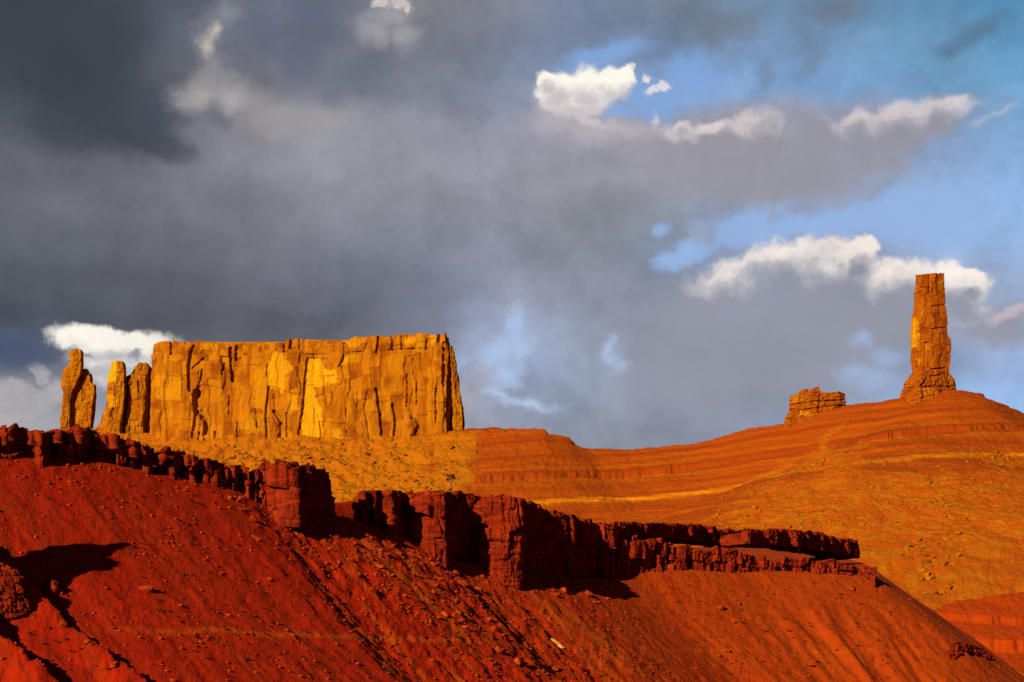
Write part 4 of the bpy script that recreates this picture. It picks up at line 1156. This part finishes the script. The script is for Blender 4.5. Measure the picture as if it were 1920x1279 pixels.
# level heights: shared by both outlines
ys_ = [905, 860, 830, 700, 640, 550, 490, 380, 320, 270, 200, 125, 104]
KT = []
for yy in ys_:
    l = np.interp(yy, [p[1] for p in TL][::-1], [p[0] for p in TL][::-1]); r = np.interp(yy, [p[1] for p in TR][::-1], [p[0] for p in TR][::-1]); c = np.interp(yy, [p[1] for p in TL][::-1], TCn[::-1])
    q = [z8(l, yy), z8(c, yy), z8(l + (r - l) * 0.62, yy), z8(r, yy), z8(r - 0.1 * (r - l), yy), z8(l + 0.25 * (r - l), yy)]
    dpy = [12, -3.0, 0.5, 7, 26, 30]
    KT.append([pt(qx, qy, 1850 + dd) for (qx, qy), dd in zip([(a, b + (e if yy == ys_[-1] else 0)) for (a, b), e in zip(q, (1.6, 0.4, 0.2, -1.8, -1.5, 0))], dpy)])
TPALE = [([z8(1030, 470), z8(1050, 440), z8(1080, 440), z8(1085, 560), z8(1080, 670), z8(1030, 680), z8(1020, 560)], 0.9), ([z8(1068, 750), z8(1095, 750), z8(1092, 800), z8(1070, 800)], 0.7), ([z8(1060, 190), z8(1078, 190), z8(1075, 230), z8(1060, 230)], 0.6),
         ([z8(1100, 290), z8(1108, 300), z8(1122, 430), z8(1105, 440)], 0.7), ([z8(1235, 158), z8(1272, 152), z8(1272, 165), z8(1235, 172)], 1.0), ([z8(1130, 640), z8(1200, 640), z8(1190, 690), z8(1140, 680)], 0.35), ([z8(1280, 705), z8(1305, 705), z8(1300, 725), z8(1282, 725)], 0.5), ([z8(1170, 170), z8(1185, 170), z8(1185, 182), z8(1170, 182)], 0.7)]
TCR = [([z8(1195, 345), z8(1300, 335)], 1.2, 1.2), ([z8(1185, 522), z8(1300, 508)], 1.2, 1.2), ([z8(1130, 635), z8(1170, 625)], 1.2, 1.2), ([z8(1180, 835), z8(1290, 822)], 1.6, 1.8), ([z8(1160, 130), z8(1165, 240)], 1.6, 1.4), ([z8(1195, 170), z8(1195, 240)], 1.3, 1.2), ([z8(1135, 640), z8(1130, 860)], 1.1, 0.8)]
loft('shaft', KT, M_TOWER, 0.34, 0.34, tw, ((12.0, 20.0, 1.5, 0.5, 0.35), (5.0, 8.0, 0.8, 0.25, 0.25), (2.2, 3.0, 0.22, 0.08, 0.2)), ((9.0, 0.5), (2.0, 0.14)), {3, 4, 5}, 1.5, 3.5, 501, TCR, (), TPALE, bed=0.45)
KP = []
for yy, l, r in [(1120, 905, 1410), (1060, 930, 1385), (1020, 943, 1378), (975, 955, 1372), (930, 985, 1366), (900, 1004, 1350), (885, 1008, 1338), (868, 1026, 1322), (845, 1040, 1318)]:
    q = [z8(l, yy), z8(l + (r - l) * 0.3, yy), z8(l + (r - l) * 0.65, yy), z8(r, yy), z8(r - 20, yy), z8(l + 40, yy)]
    dpy = [11, -6 - (yy - 845) * 0.03, -3 - (yy - 845) * 0.03, 7, 34, 36]
    KP.append([pt(qx, qy, 1850 + dd) for (qx, qy), dd in zip(q, dpy)])
PCR = [([z8(1145, 905), z8(1110, 960), z8(1125, 1050)], 2.6, 2.0), ([z8(1185, 840), z8(1180, 960)], 1.4, 1.2), ([z8(1190, 885), z8(1260, 878)], 1.2, 1.0), ([z8(955, 985), z8(1100, 970), z8(1360, 968)], 1.4, 1.2), ([z8(1080, 940), z8(1070, 1000)], 1.8, 1.2), ([z8(1310, 880), z8(1325, 960)], 1.6, 1.4)]
loft('pedestal', KP, M_TOWER, 0.34, 0.34, tw, ((6.0, 5.0, 1.6, 0.5, 0.4), (2.4, 1.8, 0.8, 0.3, 0.3), (1.0, 0.9, 0.3, 0.1, 0.2)), ((5.0, 0.5), (1.5, 0.25)), {3, 4, 5}, 0.8, 3.0, 521, PCR, (), [([z8(1070, 975), z8(1200, 972), z8(1200, 1000), z8(1080, 1000)], 0.3)], bed=0.6)

# ------------------------------------------------------------------ stub outcrop on the ridge
oc = empty('rock_outcrop', pt(1530, 782, 1885), 'stubby layered rock outcrop on the far ridge, two worn humps on a stepped base', 'rock outcrop')


def slab(name, pts_top, pts_bot, Y, thick, parent, seed, pale=(), cracks=(), jag=0.8):
    """A bed of rock: matched (px, py) points along its top and bottom edge, left to right."""
    K = []
    for t in (0, 0.25, 0.8, 1.0):
        ring = []
        for (a, b), (c, d_) in zip(pts_bot, pts_top):
            ring.append(pt(a + (c - a) * t, b + (d_ - b) * t, Y))
        ring[0] = ring[0] + np.array([0, thick * 0.35, 0]); ring[-1] = ring[-1] + np.array([0, thick * 0.3, 0])
        l, r = ring[0] + np.array([2, thick, 0]), ring[-1] + np.array([-2, thick, 0])
        K.append(ring + [r, l])
    n = len(pts_top)
    return loft(name, K, M_TOWER, 0.36, 0.36, parent, ((5.0, 4.0, 1.3, 0.5, 0.4), (2.0, 1.6, 0.7, 0.3, 0.3)), ((5.0, 0.4), (1.4, 0.2)), {n - 1, n, n + 1}, jag, 3.0, seed, cracks, (), pale, bed=0.7)


slab('lower_layer', [z8(62, 1190), z8(95, 1150), z8(180, 1138), z8(310, 1118), z8(420, 1105), z8(528, 1098)], [z8(30, 1330), z8(65, 1330), z8(180, 1330), z8(310, 1320), z8(430, 1270), z8(545, 1230)], 1902, 16, oc, 601,
     [([z8(172, 1160), z8(245, 1152), z8(240, 1185), z8(215, 1195), z8(178, 1192)], 1.0)], [([z8(310, 1120), z8(318, 1240)], 2.2, 1.6), ([z8(355, 1180), z8(355, 1215)], 1.8, 1.4), ([z8(65, 1150), z8(270, 1135)], 1.2, 1.0)])
slab('upper_layer', [z8(95, 1040), z8(150, 1022), z8(195, 985), z8(245, 990), z8(310, 972), z8(330, 1015), z8(400, 1016), z8(470, 1005), z8(522, 1025)], [z8(90, 1155), z8(140, 1148), z8(195, 1140), z8(245, 1132), z8(310, 1122), z8(330, 1120), z8(400, 1112), z8(470, 1106), z8(527, 1102)], 1901, 14, oc, 611,
     [([z8(100, 1045), z8(180, 1040), z8(180, 1085), z8(100, 1090)], 0.35)], [([z8(320, 1030), z8(318, 1120)], 2.0, 1.6), ([z8(95, 1110), z8(320, 1080), z8(525, 1072)], 1.6, 1.4), ([z8(220, 1000), z8(245, 1050)], 1.4, 1.0)])

# ------------------------------------------------------------------ boulders
def rock_mesh(name, seed, mat, flat=0.75, longx=1.0):
    import bmesh
    rs = random.Random(seed); bm = bmesh.new()
    for _ in range(26):
        v = Vector((rs.gauss(0, 1), rs.gauss(0, 1), rs.gauss(0, 1))).normalized()
        m = max(abs(v.x), abs(v.y), abs(v.z)); k = (1.0 / m) ** 0.75
        v = v * k * (0.85 + 0.2 * rs.random())
        bm.verts.new((v.x * longx, v.y * 0.85, v.z * flat))
    r = bmesh.ops.convex_hull(bm, input=bm.verts[:])
    for v in [g for g in r['geom_interior'] if isinstance(g, bmesh.types.BMVert)]: bm.verts.remove(v)
    loose = [v for v in bm.verts if not v.link_faces]
    for v in loose: bm.verts.remove(v)
    me = bpy.data.meshes.new(name); bm.to_mesh(me); bm.free()
    me.materials.append(mat)
    return me


ROCKS = [rock_mesh('boulder', 100 + k, M_BOULDER, 0.6 + 0.1 * (k % 4), 1.0 + 0.25 * (k % 3)) for k in range(7)]
FROCKS = [rock_mesh('boulder', 200 + k, M_FARBOULDER, 0.6 + 0.1 * (k % 4), 1.0 + 0.2 * (k % 3)) for k in range(6)]
RS = random.Random(7)


def boulder(p, size, label, group, far=False, me=None, rot=None):
    o = bpy.data.objects.new('boulder', me or RS.choice(FROCKS if far else ROCKS))
    COL.objects.link(o)
    o.location = (p[0], p[1], p[2] + size * 0.18)
    o.rotation_euler = rot or (RS.uniform(-0.4, 0.4), RS.uniform(-0.4, 0.4), RS.uniform(0, 6.28))
    o.scale = (size * RS.uniform(0.85, 1.2), size * RS.uniform(0.8, 1.1), size * RS.uniform(0.75, 1.05))
    return tag(o, label, 'boulder', group)


NZ = lambda x, y: near_z(x, y)
SPECIAL = [(272, 1106, 0.75, 'dark boulder alone on the smooth red slope, its black wedge of shadow pointing valleyward'),
           (868, 1098, 1.0, 'large rounded lit boulder just under the black recess of the tall cliff'),
           (856, 1078, 0.9, 'flat-topped boulder wedged at the foot of the tall cliff beside the rubble chute'),
           (918, 1166, 0.8, 'boulder with a sharp black shadow halfway down the slope under the tall cliff'),
           (928, 1184, 0.9, 'second shadowed boulder just below another on the mid slope'),
           (938, 1224, 1.1, 'orange boulder in the small cluster low on the slope'),
           (972, 1243, 1.2, 'biggest boulder of the small cluster low on the slope, long black shadow beside it'),
           (1040, 1256, 0.8, 'last boulder of the small cluster, lowest toward the valley'),
           (1052, 1100, 1.0, 'elongated tilted block on the smooth slope under the widest black recess'),
           (1352, 1143, 1.1, 'boulder with a black shadow on the smooth slope under the fluted band'),
           (1376, 1168, 0.8, 'small dark boulder just below a larger shadowed one on the smooth slope'),
           (1520, 1252, 0.9, 'dark boulder near the bottom of the slope below the end of the fluted band'),
           (1596, 1108, 0.9, 'pale-edged boulder just beneath the end of the fluted band'),
           (118, 1178, 0.55, 'reddish boulder at the upper end of the dark rib in the bottom corner'),
           (165, 1206, 0.6, 'reddish boulder halfway along the dark rib in the bottom corner'),
           (215, 1248, 0.6, 'reddish boulder at the lower end of the dark rib in the bottom corner'),
           (480, 1010, 0.6, 'boulder at the head of the rubble chute beneath the square block'),
           (505, 1088, 0.55, 'small boulder at the toe of the rubble chute')]
for px_, py_, s_, lab in SPECIAL:
    p = hit(px_, py_, NZ, 150, 620)
    if p is not None: boulder(p, s_, lab, None)
p = hit(1045, 1208, NZ, 150, 620)
slabm = rock_mesh('boulder', 333, M_PALE, 0.25, 1.8)
o = boulder(p, 0.8, 'long pale yellow rock slab lying on the lower slope', None, me=slabm, rot=(0.3, 0.6, -0.5))

ZONES = [  # label, polygon px, count, size range
    ('angular boulder in the rubble chute spilling from beneath the square block', [(430, 930), (640, 985), (860, 1090), (960, 1200), (880, 1210), (640, 1080), (450, 980)], 95, (0.25, 0.7)),
    ('small boulder scattered on the open red slope beneath the low crumbling ledge', [(30, 890), (430, 930), (620, 1100), (700, 1270), (320, 1270), (200, 1000)], 26, (0.12, 0.28)),
    ('fallen block at the foot of the tall black-recessed cliff', [(690, 1000), (820, 1050), (1000, 1090), (1180, 1100), (1180, 1140), (900, 1120), (700, 1040)], 38, (0.35, 0.9)),
    ('boulder on the smooth slope beneath the long fluted band', [(1100, 1110), (1640, 1095), (1800, 1270), (1050, 1270)], 42, (0.2, 0.55)),
]


def rand_in(poly, rs):
    xs = [p[0] for p in poly]; ys = [p[1] for p in poly]
    while True:
        x = rs.uniform(min(xs), max(xs)); y = rs.uniform(min(ys), max(ys))
        if poly_d(np.array([x]), np.array([y]), poly)[0] > 0: return x, y


for lab, poly, n, (a_, b_) in ZONES:
    for _ in range(n):
        x, y = rand_in(poly, RS)
        p = hit(x, y, NZ, 150, 620, 700)
        if p is None: continue
        boulder(p, a_ + (b_ - a_) * RS.random() ** 2.2, lab, lab.replace('boulder', 'boulders').replace('block at', 'blocks at'))
FZ = lambda x, y: far_z(x, y)
FSPECIAL = [(884, 811, 3.0, 'dark block on the far skyline right beside the end of the golden wall'), (926, 809, 2.6, 'small block on the far skyline a little beyond the end of the golden wall'), (946, 809, 2.4, 'small knob on the far skyline, the last one before the saddle'), (1796, 1001, 5.0, 'dark jutting boulder on the far talus right under the tower hill'), (1786, 1060, 3.2, 'brown boulder on the far talus above the ravine mouth'), (1804, 1032, 2.6, 'small slab-like boulder between two larger ones on the far talus'),
            (1770, 1130, 3.6, 'lowest rounded boulder of the far talus, at the bottom of the ravine'), (567, 841, 4.2, 'bright square block on the rubble under the long golden wall'), (733, 826, 5.0, 'large leaning block against the foot of the golden wall'), (1740, 1055, 3.0, 'pale boulder at the bright rubble streak of the ravine'), (1606, 765, 2.6, 'pale yellow block on the skyline beside the stubby outcrop')]
for px_, py_, s_, lab in FSPECIAL:
    p = hit(px_, py_, FZ, 1300, 2040, 1200)
    if p is not None: boulder(p, s_ * 0.62, lab, None, True)
FZONES = [('tan boulder in the rubble apron beneath the long golden wall', [(330, 835), (860, 835), (870, 900), (700, 910), (400, 870)], 46, (1.3, 3.6)),
          ('tan boulder in the bright rubble streak above the ravine', [(1690, 980), (1800, 1000), (1800, 1090), (1760, 1140), (1680, 1090)], 55, (1.0, 3.0))]
for lab, poly, n, (a_, b_) in FZONES:
    for _ in range(n):
        x, y = rand_in(poly, RS)
        p = hit(x, y, FZ, 1300, 2040, 700)
        if p is None: continue
        boulder(p, a_ + (b_ - a_) * RS.random() ** 2, lab, lab.replace('boulder', 'boulders'), True)


def scatter_mesh(name, protos, pts, sizes, mat, seed, label, cat=None):
    """Countless small pieces as one mesh."""
    rs = np.random.RandomState(seed)
    VV = []; TT = []; off = 0
    packs = []
    for me in protos:
        v = np.zeros(len(me.vertices) * 3); me.vertices.foreach_get('co', v); v = v.reshape(-1, 3)
        me.calc_loop_triangles(); t = np.zeros(len(me.loop_triangles) * 3, np.int32); me.loop_triangles.foreach_get('vertices', t)
        packs.append((v, t.reshape(-1, 3)))
    which = rs.randint(0, len(packs), len(pts))
    for w, (v, t) in enumerate(packs):
        idx = np.nonzero(which == w)[0]
        if len(idx) == 0: continue
        a = rs.rand(len(idx)) * 6.283; ca, sa = np.cos(a), np.sin(a)
        st = sizes[idx][:, None] * (0.75 + 0.5 * rs.rand(len(idx), 3))
        x = v[None, :, 0] * st[:, 0:1]; y = v[None, :, 1] * st[:, 1:2]; zz = v[None, :, 2] * st[:, 2:3]
        Q = np.stack([x * ca[:, None] - y * sa[:, None] + pts[idx, 0:1], x * sa[:, None] + y * ca[:, None] + pts[idx, 1:2], zz + pts[idx, 2:3] + sizes[idx][:, None] * 0.15], -1)
        VV.append(Q.reshape(-1, 3)); TT.append((t[None] + (np.arange(len(idx)) * len(v))[:, None, None] + off).reshape(-1, 3)); off += len(idx) * len(v)
    V = np.vstack(VV); T = np.vstack(TT)
    me = mesh_from(name, V, np.zeros((0, 4), np.int32), T)
    o = link(name, me, mat); tag(o, label, cat, kind='stuff')
    return o


def near_scatter(n, seed, keep, smin, smax, p=2.5):
    rs = np.random.RandomState(seed)
    px = rs.uniform(-60, 1900, n); Y = 1.0 / rs.uniform(1 / 470.0, 1 / 185.0, n)
    X = (px - 960) / F / 0.98 * Y
    z, d, par, rub = near_z(X, Y, True)
    k = keep(d, par, rub, X, Y, rs)
    P = np.stack([X, Y, z], -1)[k]
    return P, smin + (smax - smin) * rs.rand(len(P)) ** p


P_, S_ = near_scatter(90000, 21, lambda d, par, rub, X, Y, rs: (d > 0.5) & (d < 70) & (rs.rand(len(d)) < 0.06 + 0.75 * rub * sstep(-0.25, 0.5, fbm2(par / 28, d / 50, 44, 3)) + 0.35 * (1 - sstep(1, 8, d)) + 0.22 * sstep(0.1, 0.5, fbm2(par / 18, d / 60, 46, 3))), 0.07, 0.36, 2.4)
S_ = np.minimum(S_, 0.3)
scatter_mesh('scree', ROCKS, P_, S_, M_BOULDER, 31, 'loose red stones strewn over the near slope')


def far_scatter(n, seed, smin, smax, p, thr):
    rs = np.random.RandomState(seed)
    px = rs.uniform(60, 1960, n); Y = rs.uniform(1480, 2020, n)
    X = (px - 960) / F / 0.98 * Y
    z, zeta, tal = far_z(X, Y, True)
    k = (rs.rand(n) < tal * sstep(thr[0], thr[1], fbm2(X / 50, Y / 50, seed + 3, 3)))
    P = np.stack([X, Y, z], -1)[k]
    return P, smin + (smax - smin) * rs.rand(len(P)) ** p


P_, S_ = far_scatter(30000, 41, 0.4, 2.2, 3.0, (-0.1, 0.8))
scatter_mesh('talus', FROCKS, P_, S_, M_FARBOULDER, 43, 'tan talus rubble covering the far slopes')


# ------------------------------------------------------------------ plants
def shrub_mesh(name, seed, mat, n=60):
    rs = random.Random(seed); V = []; T = []
    for k in range(n):
        a = rs.uniform(0, 6.283); r = rs.random() ** 0.5 * 0.9; h = rs.uniform(0.0, 0.75) * (1 - 0.5 * r)
        c = Vector((math.cos(a) * r, math.sin(a) * r, h)); s = rs.uniform(0.12, 0.26)
        u = Vector((rs.gauss(0, 1), rs.gauss(0, 1), rs.gauss(0, 1))).normalized(); v = u.orthogonal().normalized()
        b = len(V); V += [c + u * s, c - u * s * 0.6 + v * s, c - u * s * 0.6 - v * s]; T.append((b, b + 1, b + 2))
    me = mesh_from(name, np.array([tuple(v) for v in V]), np.zeros((0, 4), np.int32), T)
    me.materials.append(mat)
    return me


SHR = [shrub_mesh('shrub', 300 + k, M_SHRUB) for k in range(4)]
FSHR = [shrub_mesh('shrub', 320 + k, M_FARSHRUB, 14) for k in range(3)]
SZONES = [('small dark shrub dotted on the open slope beneath the low crumbling ledge', [(20, 880), (420, 930), (640, 1120), (700, 1270), (330, 1270), (230, 1000)], 90),
          ('small dark shrub dotted on the slope beneath the tall cliff', [(700, 1120), (1000, 1110), (1150, 1120), (1150, 1270), (720, 1270)], 60),
          ('small dark shrub dotted on the slope beneath the fluted band', [(1160, 1110), (1640, 1100), (1800, 1270), (1160, 1270)], 75),
          ('small dark shrub on the low rib in the bottom corner', [(10, 1150), (110, 1180), (220, 1270), (120, 1270)], 14)]
for lab, poly, n in SZONES:
    for _ in range(n):
        x, y = rand_in(poly, RS)
        p = hit(x, y, NZ, 150, 620, 700)
        if p is None: continue
        o = bpy.data.objects.new('shrub', RS.choice(SHR)); COL.objects.link(o)
        s_ = RS.uniform(0.22, 0.5)
        o.location = p; o.rotation_euler = (0, 0, RS.uniform(0, 6.28)); o.scale = (s_, s_, s_ * RS.uniform(0.7, 1.0))
        tag(o, lab, 'shrub', lab.replace('shrub', 'shrubs'))
P_, S_ = far_scatter(26000, 61, 0.6, 1.9, 2.4, (-0.1, 0.7))
scatter_mesh('scrub', FSHR, P_, S_, M_FARSHRUB, 63, 'dusty green desert scrub dotted over the far slopes')


def juniper():
    base = pt(846, 924, float(ymap(846, 446)))
    root = empty('juniper_tree', base, 'lone thin juniper sticking up from the top of the tall cliff', 'tree')
    rs = random.Random(4)
    V = []; Q = []
    path = [((0, 0, -0.6), 0.16), ((0.05, 0, 0.8), 0.13), ((-0.05, 0.05, 1.8), 0.1), ((0.1, 0, 2.6), 0.06), ((0.0, 0.0, 3.2), 0.03)]
    limbs = [path, [((-0.02, 0, 1.5), 0.06), ((-0.4, 0.1, 2.1), 0.04), ((-0.6, 0.1, 2.6), 0.02)], [((0.05, 0, 2.0), 0.05), ((0.4, -0.1, 2.5), 0.03), ((0.5, -0.1, 2.9), 0.02)]]
    for lb in limbs:
        o0 = len(V)
        for (c, r) in lb:
            for k in range(7): a = k * 6.283 / 7; V.append((c[0] + r * math.cos(a), c[1] + r * math.sin(a), c[2]))
        for i in range(len(lb) - 1):
            for k in range(7): Q.append((o0 + i * 7 + k, o0 + i * 7 + (k + 1) % 7, o0 + (i + 1) * 7 + (k + 1) % 7, o0 + (i + 1) * 7 + k))
    link('trunk', mesh_from('trunk', np.array(V), Q), M_BARK, root)
    V = []; T = []
    for cx, cy, cz, rr, n in ((0, 0, 3.1, 0.65, 130), (-0.6, 0.1, 2.6, 0.4, 60), (0.5, -0.1, 2.8, 0.4, 60), (-0.15, 0, 0.7, 0.4, 40)):
        for _ in range(n):
            d = Vector((rs.gauss(0, 1), rs.gauss(0, 1), rs.gauss(0, 0.8))).normalized() * rr * rs.random() ** 0.4
            c = Vector((cx, cy, cz)) + d; s = rs.uniform(0.06, 0.14)
            u = Vector((rs.gauss(0, 1), rs.gauss(0, 1), rs.gauss(0, 1))).normalized(); v = u.orthogonal().normalized()
            b = len(V); V += [tuple(c + u * s), tuple(c - u * s * 0.6 + v * s), tuple(c - u * s * 0.6 - v * s)]; T.append((b, b + 1, b + 2))
    link('crown', mesh_from('crown', np.array(V), np.zeros((0, 4), np.int32), T), M_SHRUB, root)


juniper()
